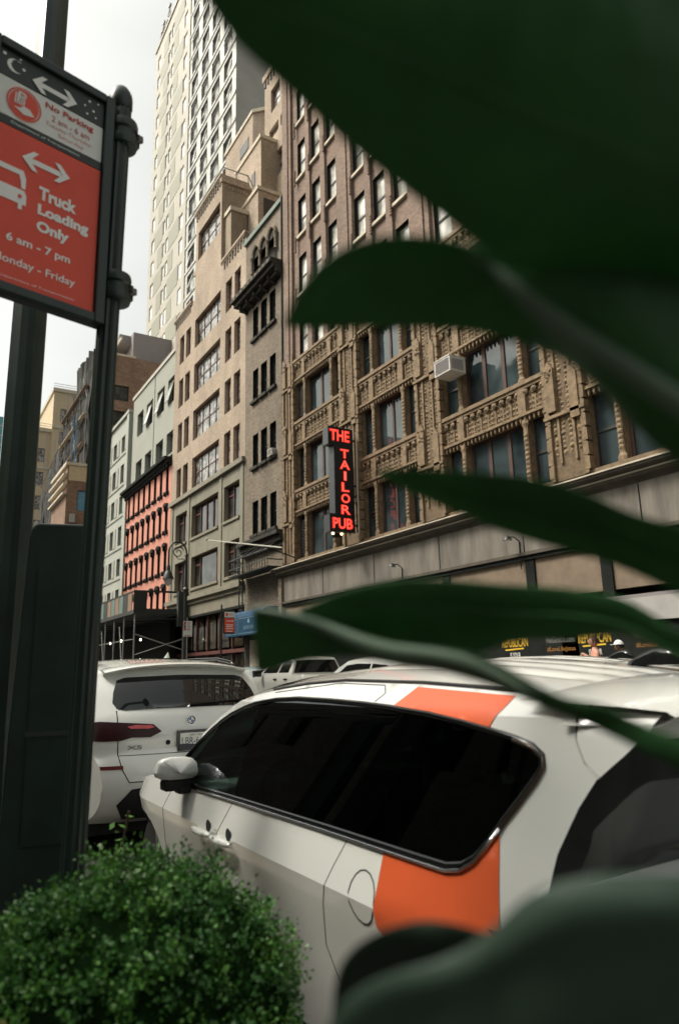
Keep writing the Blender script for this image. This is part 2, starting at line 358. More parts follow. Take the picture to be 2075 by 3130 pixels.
    for i in range(6):s.add([(-49.9+i*2.1,16.3,.9),(-48.1+i*2.1,16.3,.9),(-48.1+i*2.1,16.3,2.6),(-49.9+i*2.1,16.3,2.6)],[(0,1,2,3)],SHG)
    s.build('shop_front',b)
    r=MB()
    for z in (35.5,36.1):r.tube([(-45.9,16.1,z+.1),(-41.1,16.1,z+.1),(-41.1,18.0,z+.1),(-42.0,18.8,z+.1)],.05,WHT)
    for p in ((-45.9,16.1),(-44.3,16.1),(-42.7,16.1),(-41.1,16.1),(-41.1,17.1),(-41.1,18.0),(-42,18.8)):r.tube([(*p,35.4),(*p,36.25)],.05,WHT)
    r.build('roof_railing',b)
    return b
tan_building()
# ---------------------------------------------------------------- narrow grey building (B2)
def arch_poly(cx,w,z0,zs,n=10):
    return [(cx-w/2,z0),(cx+w/2,z0)]+[(cx+w/2*math.cos(math.pi*i/n),zs+w/2*math.sin(math.pi*i/n)) for i in range(n+1)]
DST=pm('dark_stone',(.045,.042,.036),.9,.4,3,spec=.2)  # even dark base colour for cornices, sills and loggia infill
def grey_building():
    b=empty('narrow_building',label='narrow grey brick building with triple slit windows and an arched loggia on top',cat='building')
    x0,x1=-36.78,-31.62;w=MB()
    rows=[(9.0,10.9),(12.87,14.8),(16.83,18.74),(20.68,22.62)];cols=[(-35.72,-34.98),(-34.62,-33.82),(-33.46,-32.7)]
    ops=[(l,r,a,c) for a,c in rows for l,r in cols];ops.append((-35.6,-32.4,24.2,25.9))
    facade(w,x0,x1,4.7,27.6,ops,FAC,.3,B2W,BLK);shell(w,x0,x1,FAC,34,.35,27.6,B2W,ROOF,par=.4)  # window reveals coloured black to carry the shade of the recesses
    w.box(x0,x1,FAC,FAC+.3,.35,4.7,DST)
    w.box(x0-.05,x1+.02,FAC-.15,FAC+.25,27.45,27.75,pm('copper_green',(.12,.16,.13),.7))
    w.box(x1-.0,x1+.12,15.8,16.2,5,27.6,BLK)   # dark joint with drain pipe
    # loggia: spandrel wall with three arches, columns
    for cx in (-35.05,-34.0,-32.95):
        pts=[];n=10
        for i in range(n+1):
            a=math.pi*i/n;pts.append((cx+.5*math.cos(a),FAC-.1,25.9+.62*math.sin(a)))
        w.tube(pts,.1,B2W,6)
        w.prism(arch_poly(cx,.9,25.88,25.9),FAC-.05,FAC-.01,DST,axis='y')
    for cx in (-35.6,-34.52,-33.48,-32.4):w.lathe([(.12,24.9),(.09,25),(.09,25.7),(.15,25.9)],(cx,FAC-.12,0),B2W,8)
    # upper cornice / balcony on brackets
    w.box(x0-.35,x1+.05,FAC-.9,FAC-.002,23.45,23.7,DST);w.box(x0-.25,x1+.05,FAC-.7,FAC-.002,23.2,23.449,DST);w.box(x0-.1,x1,FAC-.4,FAC-.002,22.95,23.199,DST)
    for i in range(6):
        x=x0+.1+i*.98;w.prism([(15.998,22.75),(15.998,23.19),(15.45,23.19),(15.5,23.0),(15.8,22.85)],x,x+.22,DST,axis='x')
    for i in range(10):w.box(x0+.1+i*.52,x0+.3+i*.52,FAC-.88,FAC-.903,23.5,23.66,B2W)
    for a,c in rows:
        for l,r in cols:w.box(l-.12,r+.12,FAC-.16,FAC-.002,a-.16,a,DST)
    # middle ledge
    w.box(x0,x1,FAC-.55,FAC-.002,8.42,8.62,DST);w.box(x0,x1,FAC-.35,FAC-.002,8.1,8.419,DST);w.box(x0,x1,FAC-.2,FAC-.002,7.85,8.099,DST)
    w.build('wall',b)
    wm=win_mesh(.78,1.92,DARKF,GL,.06,rows=2)
    for a,c in rows:
        for l,r in cols:place_win(wm,b,l,FAC+.27,a,sc=((r-l)/.78,1,(c-a)/1.92))
    lg=MB();lg.add([(-35.6,16.29,24.2),(-32.4,16.29,24.2),(-32.4,16.29,25.9),(-35.6,16.29,25.9)],[(0,1,2,3)],DST);lg.build('loggia',b)
    f=MB()   # fire escape balcony and drop ladder
    f.box(x0+.1,x1-.1,15.0,15.95,6.7,6.76,IRON)
    for z in (7.1,7.6):f.tube([(x0+.1,15.95,z),(x0+.1,15.0,z),(x1-.1,15.0,z),(x1-.1,15.95,z)],.03,IRON,5)
    for i in range(17):f.tube([(x0+.12+i*.31,15.0,6.72),(x0+.12+i*.31,15.0,7.6)],.02,IRON,4)
    for i in range(5):f.tube([(x0+.3+i*1.05,15.0,7.6),(x0+.3+i*1.05,15.9,8.2)],.03,IRON,4)
    f.build('fire_escape',b)
    l=MB()
    for x in (-36.6,-36.15):l.tube([(x,15.6,3.9),(x,15.6,8.0)],.04,IRON,5)
    for i in range(10):l.tube([(-36.6,15.6,4.1+i*.42),(-36.15,15.6,4.1+i*.42)],.028,IRON,5)
    l.build('ladder',b)
    d=MB();d.box(-35.9,-34.6,15.94,15.999,.36,3.3,STN);d.box(-34.3,-34.0,15.9,15.999,.36,3.4,CRM);d.box(-33.7,-32.4,15.95,15.999,.36,2.8,DST);d.build('door',b)
    return b
grey_building()
# ---------------------------------------------------------------- salmon building + grey-green storeys above
def salmon_building():
    b=empty('row_building',label='salmon painted low building with black window hoods and a heavy black cornice',cat='building')
    x0,x1=-63.0,-50.4;w=MB()
    lefts=[-62.6,-61.05,-59.5,-57.95,-56.4,-54.85,-53.3,-51.75]
    rows=[(15.1,16.95),(12.1,13.95),(9.05,10.9),(6.0,7.85)];wd=.66
    facade(w,x0,x1,4.2,17.1,[(l,l+wd,a,c) for a,c in rows for l in lefts],FAC,.22,PNK,BLK)
    shell(w,x0,x1,FAC,17.2,.35,17.6,PNK,ROOF);w.box(x0,x1,FAC,FAC+.3,.35,4.2,BLK);w.build('wall',b)
    c=MB();c.prism([(15.998,16.97),(15.85,17.0),(15.8,17.15),(15.65,17.18),(15.62,17.35),(15.4,17.4),(15.38,17.6),(15.998,17.62)],x0-.3,x1,BLK,axis='x')
    for i in range(22):c.box(x0+.1+i*.57,x0+.25+i*.57,15.7,15.86,16.85,17.14,BLK)
    c.build('cornice',b)
    hs=MB()
    hs.prism([(-.12,.0),(wd+.12,0),(wd+.06,.2),(wd/2,.3),(-.06,.2)],-.17,-.002,BLK,axis='y')
    hs.box(-.1,.03,-.1,-.003,-.3,-.001,BLK);hs.box(wd-.03,wd+.1,-.1,-.003,-.3,-.001,BLK)
    ho=hs.build('hood');hm=ho.data;bpy.data.objects.remove(ho)
    ss=MB();ss.box(-.14,wd+.14,-.17,-.002,-.13,0,BLK);ss.box(-.06,.1,-.18,-.002,-.3,-.141,BLK);ss.box(wd-.1,wd+.06,-.18,-.002,-.3,-.141,BLK)
    so=ss.build('sill');sm=so.data;bpy.data.objects.remove(so)
    wm=win_mesh(wd,1.85,BLK,GL,.06,rows=2)
    for k,(a,cc) in enumerate(rows):
        for l in lefts:
            o=place_win(wm,b,l,FAC+.2,a)
            if k:inst('hood',hm,o,(0,-.2,1.85))
            inst('sill',sm,o,(0,-.2,0))
    return b
salmon_building()
def hotel_base():
    b=empty('hotel_building',label='pale grey green rendered building rising just above the salmon building',cat='building')
    w=MB();cols=[(-61.15,-59.3),(-58.35,-56.5),(-55.25,-53.3),(-52.4,-50.55)];rows=[(22.3,24.45),(18.15,19.95)]
    facade(w,-62.6,-50.4,18.0,26.3,[(l,r,a,c) for a,c in rows for l,r in cols],16.15,.4,GRW)
    shell(w,-62.6,-50.4,16.15,23.9,18.0,26.3,GRW,ROOF);w.box(-62.6,-50.4,17.3,23.9,.35,18.0,GRW);w.box(-62.7,-50.35,16.05,16.4,26.3,26.6,TWL);w.box(-56.0,-55.93,16.12,16.149,18.05,26.3,DARKF)
    w.build('wall',b)
    wm=win_mesh(1.88,2.15,pm('grey_window_frame',(.2,.22,.19),.6),GL,.08,cols=2)
    for k,(a,c) in enumerate(rows):
        for j,(l,r) in enumerate(cols):
            o=place_win(wm,b,l,16.5,a,sc=((r-l)/1.88,1,(c-a)/2.15))
            if k==0 and j>=1:   # tilted-open sash
                s=MB();s.box(0,.9,-.05,0,-2.0,0,bpy.data.materials['grey_window_frame']);s.add([(.05,-.055,-1.95),(.85,-.055,-1.95),(.85,-.055,-.05),(.05,-.055,-.05)],[(0,1,2,3)],GLP);q=s.build('sash',o);q.location=(.1,-.1,2.1);q.rotation_euler=(R(-14),0,0)
    return b
hotel_base()
def pale_building():
    b=empty('apartment_building',label='pale white green apartment building left of the salmon building',cat='building')
    w=MB();cols=[(-74.9,-73.5),(-71.8,-70.4),(-68.95,-67.5),(-65.9,-64.5)];rows=[(22.1,23.7),(19.1,20.9),(16.15,17.9),(13.2,15.0),(10.4,12.0),(7.6,9.2)]
    facade(w,-76,-63.0,4.2,25.3,[(l,r,a,c) for a,c in rows for l,r in cols],FAC,.3,WHT)
    shell(w,-76,-63.0,FAC,30,.35,25.3,WHT,ROOF);w.box(-76.1,-62.9,15.8,16.2,25.3,25.6,WHT);w.box(-63.7,-63.0,15.85,15.999,4.2,25.3,WHT)
    for a,c in rows:
        w.box(-76,-63.72,15.93,15.998,a-.35,a-.2,GRW)
        for l,r in cols:w.box(r,r+.9,15.95,15.998,a,c,GRW)
    w.build('wall',b);wm=win_mesh(1.43,1.7,bpy.data.materials['grey_window_frame'],GL,.08,cols=2)
    for a,c in rows:
        for l,r in cols:place_win(wm,b,l,FAC+.25,a,sc=((r-l)/1.43,1,(c-a)/1.7))
    return b
pale_building()
# ---------------------------------------------------------------- high tower
def tower():
    b=empty('hotel_tower',label='very tall cream and white hotel tower with tilted open windows',cat='tower')
    Y=24;X0,X1=-88.4,-58.0;w=MB();top=91
    heads=[82.4-3.3*i for i in range(-2,15)]
    rc=[(-72.0,-69.75),(-68.45,-66.2),(-65.05,-62.65),(-61.4,-59.05)]
    ops=[(l,r,h-2.5,h) for h in heads if h<90 for l,r in rc]
    facade(w,-72.9,X1,18,top,ops,Y,.42,TWW,pm('tower_reveal_shade',(.2,.19,.19),.7,.1))  # grey reveals hold the recess shade in their colour
    lc=[(-87.3,-85.95),(-82.15,-81.2),(-80.9,-79.9),(-75.5,-74.2)]
    lh=[89.0-3.3*i for i in range(0,19)]
    lop=[(l,r,h-2.0,h) for h in lh for l,r in lc]
    facade(w,X0,-72.9,18,top,lop,Y,.16,TWL)
    shell(w,X0,X1,Y,45,.35,top,TWG,ROOF,par=.8)
    w.box(-73.1,-72.75,Y-.12,Y-.002,18,top,TWL)
    for k,h in enumerate(lh):   # alternating beige panels
        a=(-85.9,-82.25) if k%2 else (-79.8,-75.6)
        c=(-79.8,-77.8) if k%2 else (-84.3,-82.25)
        for l,r in (a,c):w.box(l,r,Y-.03,Y-.002,h-2.3,h+.3,TWD)
    for h in heads:
        w.box(-72.7,X1+.02,Y-.1,Y-.003,h-2.85,h-2.55,TWW)
    w.box(X0-.1,X1+.1,Y-.15,Y+.4,top,top+.5,TWL)
    w.build('wall',b)
    wm=win_mesh(2.3,2.5,TWW,GTW,.1,cols=2);lw=win_mesh(1.35,2.0,TWW,GTW,.08)
    n=0
    s=MB();s.box(0,1.0,-.04,0,-2.2,0,TWW);s.box(.9,1.0,-.09,-.041,-2.2,0,bpy.data.materials['tower_reveal_shade']);s.add([(.08,-.05,-2.1),(.9,-.05,-2.1),(.9,-.05,-.08),(.08,-.05,-.08)],[(0,1,2,3)],GTW);so=s.build('sash');sm=so.data;bpy.data.objects.remove(so)
    rest=MB();random.seed(3)
    for h in heads:
        if h>90:continue
        for j,(l,r) in enumerate(rc):
            if h>(44,50,52,55)[j]:
                o=place_win(wm,b,l,Y+.38,h-2.5,sc=((r-l)/2.3,1,1));n+=1
                q=inst('sash',sm,o,((.15,1.15)[(j+n)%2],-.12,2.35),(R(-random.choice([10,14,18,22])),0,0))
            else:rest.box(l,r,Y+.3,Y+.4,h-2.5,h,GTW)
    for h in lh:
        for l,r in lc:
            if n<100:place_win(lw,b,l,Y+.13,h-2.0,sc=((r-l)/1.35,1,1));n+=1
            else:rest.box(l,r,Y+.08,Y+.13,h-2.0,h,GTW)
    tag(rest.build('window',b),kind='stuff')
    a=MB()
    for x,hh in ((-86.8,2.6),(-86.0,3.4),(-84.6,2.2),(-83.4,4.0),(-82.9,2.0)):
        a.tube([(x,24.3,91),(x,24.3,91+hh)],.1,GRY);a.box(x-.3,x+.3,24.1,24.5,91+hh*.6,91+hh*.6+.5,GRY);a.box(x-.35,x+.35,24.15,24.45,91+hh,91+hh+.3,TWW)
    a.build('roof_antenna',b)
    return b
tower()
# ---------------------------------------------------------------- far left cluster
def brown_building():
    b=empty('brick_building',label='brown brick building with two dark square windows beside the cream tower',cat='building')
    w=MB();X=-76.05
    xs=[(17.2,19.0,31.4,33.2),(17.25,18.95,28.4,30.2)]
    # gable wall facing the camera, with openings: build as a facade turned 90 degrees
    t=MB();facade(t,16.62,27,.35,36.7,xs,0,.35,BR7)
    t.v=[(X-(p[1]),p[0],p[2]) for p in t.v];w.add(t.v,t.f,BR7)
    w.box(-79.5,X-.36,16.62,27,.35,36.7,BR7)
    w.box(-79.6,X+.08,16.5,19.6,36.7,36.95,STN)
    w.box(X-.0,X+.12,16.6,17.4,34.0,36.7,CRM);w.box(X,X+.1,16.55,17.0,33.8,34.0,STN)
    w.box(-84,-77,19.5,27,36.7,40.4,GRY);w.box(-84,-78.2,18.2,19.5,39.3,40.4,GRY);w.box(-84,-81,18.2,19.5,36.9,39.3,BLK);w.box(-84.2,-76.9,18.1,18.25,39.2,39.5,STN)
    w.build('wall',b)
    wm=win_mesh(1.75,1.8,DARKF,GL,.08,cols=4,rows=2)
    for a,c,d,e in xs:
        o=place_win(wm,b,0,0,0);o.location=(X-.3,a,d);o.rotation_euler=(0,0,R(90))
    return b
brown_building()
NET=pm('scaffold_netting',(.045,.045,.04),.95,.6,3.,stretch=(1,1,.15),bump=.8,bscale=8)
def netted():
    b=empty('netted_building',label='dark building wrapped in black scaffold netting between the sign posts',cat='building')
    w=MB();random.seed(11)
    for x0,x1,z in ((-99,-93.5,45.2),(-103.5,-99,45.5),(-107,-103.5,42.2),(-112,-107,40.0),(-118,-112,36.6),(-126,-118,36.3),(-132,-126,33.0),(-140,-132,29)):
        # sagging, uneven sheets
        n=7;P=[]
        for i in range(n+1):
            row=[]
            for j in range(16):
                row.append((x0+(x1-x0)*i/n+random.uniform(-.15,.15),18.4+random.uniform(-.35,.25),.35+(z-.35)*j/15+(random.uniform(-.5,.5) if j==15 else 0)))
            P.append(row)
        w.grid(P,NET);w.box(x0,x1,18.9,30,.35,z-.6,NET)
    w.box(-93.5,-93.4,18.4,30,.35,45,NET);w.build('netting',b)
    s=MB()
    for x in [-94-i*2.4 for i in range(15)]:s.tube([(x,18.0,.35),(x,18.0,random.uniform(30,44))],.06,GRY,4)
    for z in range(4,42,4):s.tube([(-94,18.0,z),(-130,18.0,z*.85)],.06,GRY,4);s.box(-112,-94.5,17.7,18.3,z,z+.1,CRM if z%8 else BR7)
    for k in range(9):
        z=6+k*4;s.tube([(-94-2.4*(k%4),18.0,z),(-97-2.4*(k%4),18.0,z+3.8)],.05,GRY,4)
    bl=pm('blue_scaffold',(.05,.16,.3),.6)
    for x in (-98.5,-101):s.tube([(x,17.7,30),(x,17.7,37)],.06,bl,4)
    for z in range(30,37,2):s.tube([(-97.5,17.7,z),(-101,17.7,z)],.08,bl,4)
    s.build('scaffold',b);return b
netted()
def low_brick():
    b=empty('corner_building',label='low orange brick building with a blue window under the netting',cat='building')
    w=MB();X=-93.05;ops=[(17.3,19.4,22.3,25.0),(17.2,19.3,17.6,20.6)]
    t=MB();facade(t,16.0,20,.35,28.2,ops,0,.3,BR7);w.add([(X-p[1],p[0],p[2]) for p in t.v],t.f,BR7)
    w.box(-104,X-.31,16.0,18,.35,28.2,BR7);w.box(-104,X+.15,15.7,20,28.2,28.6,STN);w.box(X,X+.04,16.1,20,26.2,28.15,CRM)
    for z in (26.9,25.6,24.4):w.box(-104,X-.1,15.5,16.0,z,z+.25,STN)
    w.box(X,X+.35,16.5,17.1,20.7,21.8,WHT)
    w.build('wall',b)
    bg=pm('blue_tarp_glass',(.1,.28,.42),.3);wa=win_mesh(2.1,2.7,DARKF,bg,.08);wb=win_mesh(2.1,3.0,DARKF,GL,.1,cols=2,rows=2)
    for wm,(a,c,d,e) in ((wa,ops[0]),(wb,ops[1])):
        o=place_win(wm,b,0,0,0);o.location=(X-.25,a,d);o.rotation_euler=(0,0,R(90))
low_brick()
def cream():
    for (X,y0,y1,z,lab,wy) in ((-150,22.2,31,60.0,'cream stone building with two pale windows behind the black netting',[(23.6,24.8),(25.6,26.8)]),(-151,17.6,22.2,51.2,'lower cream stone block left of the netted building',[(19.9,21.2)])):
        b=empty('stone_building',label=lab,cat='building');w=MB()
        ops=[(a,c,z-6.5-k*5,z-3.6-k*5) for k in range(6) for a,c in wy]
        t=MB();facade(t,y0,y1,.35,z,ops,0,.3,CRM);w.add([(X-p[1],p[0],p[2]) for p in t.v],t.f,CRM)
        w.box(-170,X-.31,y0,y1,.35,z,CRM);w.box(-170,X+.3,y0-.3,y1,z,z+.8,STN);w.box(X,X+.2,y0-.1,y1,z-8,z-7.4,STN)
        for k in range(3):w.tube([(X,y0-.2,z+.8+k*.5),(X,y1,z+.8+k*.5)],.06,GRY,4)
        w.build('wall',b);wm=win_mesh(1.25,2.9,DARKF,GLB,.08,rows=2)
        for a,c,d,e in ops:
            o=place_win(wm,b,0,0,0,sc=((c-a)/1.25,1,1));o.location=(X-.25,a,d);o.rotation_euler=(0,0,R(90))
cream()
b=empty('glass_tower',label='far teal glass tower at the left edge beyond the street lamp pole',cat='tower')
w=MB();w.box(-340,-300,-6,26,0,104,pm('teal_curtain_wall',(.10,.30,.32),.2,.15,.3,stretch=(1,1,3)));
for z in range(4,104,4):w.box(-300.02,-299.9,-6,26,z,z+.5,TWW)
w.build('wall',b)
# ---------------------------------------------------------------- ornate terracotta building on the right
BAYS=[(-30.4,-25.8),(-24.4,-20.3),(-18.95,-14.05),(-12.7,-8.1),(-6.7,-2.1),(-.7,3.9)]
PIERS=[(-31.52,-30.4),(-25.8,-24.4),(-20.3,-18.95),(-14.05,-12.7),(-8.1,-6.7),(-2.1,-.7),(3.9,5.2)]
def ornate_building():
    b=empty('ornate_building',label='ornate brown terracotta building with brick upper storeys on the right',cat='building')
    x0,x1=-31.52,5.2;w=MB()
    urows=[(17.2,19.5),(20.67,22.9),(24.1,26.32),(27.57,29.78),(31.02,33.2),(34.47,36.7)]
    up=[(-29.9,-28.9),(-28.35,-27.37),(-26.8,-25.82),(-24.42,-23.42),(-22.85,-21.87),(-21.33,-20.35),(-18.85,-17.8),(-17.05,-16.0),(-15.25,-14.2),(-12.6,-11.6),(-11.0,-10.0),(-9.3,-8.3),(-6.6,-5.6),(-5,-4),(-3.3,-2.3)]
    lrows=[(6.9,9.1),(10.32,12.5),(13.85,15.95)]
    facade(w,x0,x1,17.1,41,[(l,r,a,c) for a,c in urows for l,r in up],FAC,.22,TBK,BLK)  # black reveals paint the shading at the jambs and heads
    shell(w,x0,x1,FAC,34,.35,41,TBK,ROOF)
    # brick piers and fins between the upper windows
    for a,c in PIERS:w.box(a+.05,c-.05,FAC-.14,FAC-.002,17.1,41,TBK);w.box(a+.35,c-.35,FAC-.2,FAC-.141,17.1,41,TBK)
    for i in range(0,15,3):
        for k in (0,1):
            a=up[i+k][1];c=up[i+k+1][0];w.box(a+.06,c-.06,FAC-.12,FAC-.002,17.1,41,TBK)
    for a,c in urows:
        for l,r in up:w.box(l-.1,r+.1,FAC-.14,FAC-.003,a-.14,a,STN)
    # twisted colonettes beside spandrels (rope moulding)
    tw=w
    for i in range(0,15,3):
        for k in (0,1,2):
            x=up[i+k][0]-.06
            for q in range(20):
                z=17.2+q*1.0
                if any(a-1.2<z<a for a,c in urows):
                    for t in range(7):tw.box(x-.07,x+.07,FAC-.2,FAC-.121,z+t*.14,z+t*.14+.08,TBK)
    # lower storeys: windows
    ops=[]
    for (a,c) in BAYS:
        W=c-a
        for z0,z1 in lrows:
            ops+=[(a+.04,a+.9,z0,z1),(a+1.1,c-1.1,z0,z1),(c-.9,c-.04,z0,z1)]
    facade(w,x0,x1,6.8,17.1,ops,FAC+.02,.26,TER)
    w.build('wall',b)
    # ornament
    o=MB();random.seed(5)
    def boss(x,z,r,y,d,n=5,m=TER):
        a0=random.random();o.add([(x+r*math.cos(a0+6.283*k/n),y,z+r*math.sin(a0+6.283*k/n)) for k in range(n)]+[(x+random.uniform(-.02,.02),y-d,z+random.uniform(-.02,.02))],[(k,(k+1)%n,n) for k in range(n)],m)
    for a,c in PIERS:
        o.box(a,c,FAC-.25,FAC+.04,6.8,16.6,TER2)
        W=c-a
        o.box(a,a+.13,FAC-.4,FAC-.251,6.8,17.6,TER);o.box(c-.13,c,FAC-.4,FAC-.251,6.8,17.6,TER)
        for z in [6.9+i*.42 for i in range(24)]:   # coursed edge blocks
            o.box(c-.12,c+.06,FAC-.42,FAC-.05,z,z+.36,TER);o.box(a-.06,a+.12,FAC-.42,FAC-.05,z,z+.36,TER)
        o.box(a+.36,a+.44,FAC-.36,FAC-.251,7.3,17.0,TER);o.box(c-.44,c-.36,FAC-.36,FAC-.251,7.3,17.0,TER)
        z=7.6
        while z<17.0:
            for x in (a+.25,a+W/2-.13,a+W/2+.13,c-.25):boss(x+random.uniform(-.03,.03),z+random.uniform(-.02,.02),random.uniform(.06,.11),FAC-.25,random.uniform(.05,.13),random.choice([4,5,6]))
            z+=.15
        # canopied niches at two levels
        for zt in (17.5,13.9,10.4):
            o.prism([(a+.1,zt-1.5),(a+.42,zt-1.5),(a+.42,zt-.15),(a+.26,zt+.1),(a+.1,zt-.15)],FAC-.52,FAC-.36,TER,axis='y')
            o.prism([(c-.42,zt-1.9),(c-.1,zt-1.9),(c-.1,zt-.55),(c-.26,zt-.3),(c-.42,zt-.55)],FAC-.5,FAC-.36,TER,axis='y')
            for k in range(8):boss(a+.26+random.uniform(-.12,.12),zt-.1-random.random()*.5,.09,FAC-.5,.12)
            o.box(a-.08,c+.08,FAC-.5,FAC-.25,zt-3.6+1.9,zt-3.6+2.0,TER)
    for (a,c) in BAYS:
        W=c-a
        for z0,z1 in lrows:
            for x in (a+1.0,c-1.0):   # colonettes between the lights
                o.lathe([(.15,z0-.02),(.15,z0+.12),(.095,z0+.2),(.1,z1-.4),(.1,z1-.25),(.16,z1-.12),(.14,z1)],(x,FAC-.06,0),TER,8)
                z=z0+.35
                while z<z1-.45:
                    boss(x,z,.09,FAC-.15,.07);z+=.15
            o.box(a,c,FAC-.22,FAC+.04,z0-.14,z0-.02,TER)
        for z0,z1 in ((9.1,10.32),(12.5,13.85),(15.95,17.2)):
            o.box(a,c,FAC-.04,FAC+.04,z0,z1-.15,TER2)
            o.box(a,c,FAC-.3,FAC-.041,z0+.1,z0+.19,TER);o.box(a,c,FAC-.26,FAC-.041,z1-.24,z1-.14,TER);o.box(a,c,FAC-.36,FAC+.03,z1-.13,z1-.0,TER)
            x=a+.1
            while x<c-.1:   # corbel teeth under
                o.prism([(x,z0+.09),(x+.055,z0-.11),(x+.11,z0+.09)],FAC-.2,FAC-.041,TER,axis='y');x+=.19
            x=a+.2
            while x<c-.1:   # rosettes on small pilasters
                boss(x,z1-.35,.12,FAC-.2,.14,7);o.box(x-.03,x+.03,FAC-.1,FAC-.041,z0+.2,z1-.45,TER);x+=.35
            x=a+.1
            while x<c-.1:
                zz=z0+.3
                while zz<z1-.4:
                    boss(x,zz,.085,FAC-.04,.09,4);zz+=.17
                x+=.14
            for x in (a+1.0,c-1.0):o.box(x-.16,x+.16,FAC-.27,FAC-.041,z0+.2,z1-.14,TER)
    o.v=[(p[0],16+(p[1]-16)*(.5 if p[1]<16 else 1),p[2]) for p in o.v]
    o.build('ornament',b)
    # windows
    uw=win_mesh(1.0,2.22,DARKF,GLP,.05,rows=2,rail=.09)
    for a,c in urows:
        for l,r in up:place_win(uw,b,l,FAC+.2,a,sc=((r-l),1,(c-a)/2.22))
    nw=win_mesh(.9,2.15,DARKF,GLT,.05,rows=2,rail=.08);BRF=pm('brown_window_frame',(.065,.03,.022),.7);ww=win_mesh(2.0,2.15,BRF,GLT,.09,cols=2,rail=.12);w3=win_mesh(2.3,2.15,BRF,GLT,.09,cols=3,rail=.13)
    n=len(urows)*len(up)
    rest=MB()
    for i,(a,c) in enumerate(BAYS):
        for z0,z1 in lrows:
            for x in (a+.04,c-.9):place_win(nw,b,x,FAC+.27,z0,sc=(.956,1,(z1-z0)/2.15))
            W=c-a-2.2;q=w3 if i in(2,) else ww;place_win(q,b,a+1.1,FAC+.27,z0,sc=(W/(2.3 if q is w3 else 2.0),1,(z1-z0)/2.15))
    for z0 in (13.95,6.95):
        lv=MB();lv.box(-30.29,-29.42,16.195,16.2,z0,z0+2,BLK)
        for i in range(16):lv.box(-30.3,-29.4,16.1,16.19,z0+.12*i,z0+.12*i+.05,DARKF)
        lv.build('louvre',b)
    # main ledge and blank fascia above the shops
    c=MB();prof=[(15.99,6.1),(15.75,6.1),(15.7,6.22),(15.52,6.27),(15.5,6.4),(15.32,6.46),(15.3,6.58),(15.45,6.62),(15.99,6.7)]
    LDG=pm('dark_ledge',(.085,.072,.055),.9,.35,2,bump=.2);c.prism(prof,-32.0,x1,LDG,axis='x');c.box(-32.0,x1,15.27,15.299,6.53,6.57,STN);c.box(-31.8,x1,15.47,15.499,6.34,6.38,STN);c.build('ledge',b)  # ledge coloured darker than the terracotta
    f=MB();f.box(-31.4,x1,15.72,16.0,4.95,6.12,CONC);f.box(-31.75,-31.4,15.6,16.0,3.4,6.1,B2W)
    f.box(-31.5,x1,15.62,15.9,4.83,4.93,bpy.data.materials['dark_ledge']);f.box(-31.5,x1,15.68,15.99,4.7,4.828,BLK)
    for x in (-27.5,-23.4,-19.3,-15.3,-11.2,-7):f.box(x,x+.03,15.705,15.719,4.95,6.1,BLK)
    f.box(-31.4,x1,15.78,15.99,3.5,4.7,pm('stained_signboard',(.20,.15,.105),.85,.25,1.2))
    for x in (-19.2,-15.3,-12.6,-8):f.box(x,x+.35,15.72,15.779,3.3,4.7,BLK)
    f.build('fascia',b)
    return b
ornate_building()
# hoarding with posters
def hoarding():
    b=empty('hoarding',label='black hoarding covered with advertising posters behind the parked fleet cars',cat='hoarding')
    w=MB();w.box(-28,5,15.5,15.6,.36,3.2,BLK);w.box(-28,5,15.45,15.65,3.2,3.28,GRY);w.build('board',b)
    w=MB();w.box(-12.3,5,15.4,15.49,2.62,3.19,pm('pale_grey_panel',(.36,.35,.33),.7,.12,1.5));w.build('upper_panel',b)
    yel=pm('yellow_print',(.75,.48,.03),.6);wht=pm('white_print',(.65,.64,.6),.6);orr=pm('orange_print',(.35,.16,.03),.6);dim=pm('grey_print',(.28,.28,.26),.6)
    fr=lambda u,v,d:(u,15.492-d,v)
    for k,x in enumerate((-20.4,-15.75,-12.85,-8.6)):
        p=MB();p.box(x-1.1,x+1.1,15.494,15.499,.5,3.1,BLK)
        put_text(p,('REPUBLICAN','REPUBLICAN','YOUR','REPUBLICAN')[k] if 0 else 'REPUBLICAN',yel,x,2.16,w=1.05,h=.27,anchor='c',bold=.01,frame=fr)
        p.add([fr(*q,0) for q in [(x-.4,2.1,),(x+.35,2.13),(x+.36,2.09),(x-.4,2.06)]],[(0,1,2,3)],yel)
        put_text(p,'IS YOUR',wht,x,1.84,w=.42,h=.16,anchor='c',bold=.02,frame=fr)
        put_text(p,'NEIGHBOR',wht,x,1.5,w=.8,h=.28,anchor='c',bold=.03,frame=fr)
        put_text(p,'LOUD',wht,x,1.15,w=.7,h=.28,anchor='c',bold=.03,frame=fr)
        p.build('poster',b)
        q=MB();xx=x+1.75;q.box(xx-.62,xx+.62,15.494,15.499,.5,3.1,BLK)
        put_text(q,'HeGetsUs.com',dim,xx,2.22,w=1.0,h=.17,anchor='c',frame=fr);put_text(q,'#LoveLikeJesus',orr,xx,1.95,w=1.0,h=.16,anchor='c',frame=fr)
        q.build('poster',b)
    return b
hoarding()
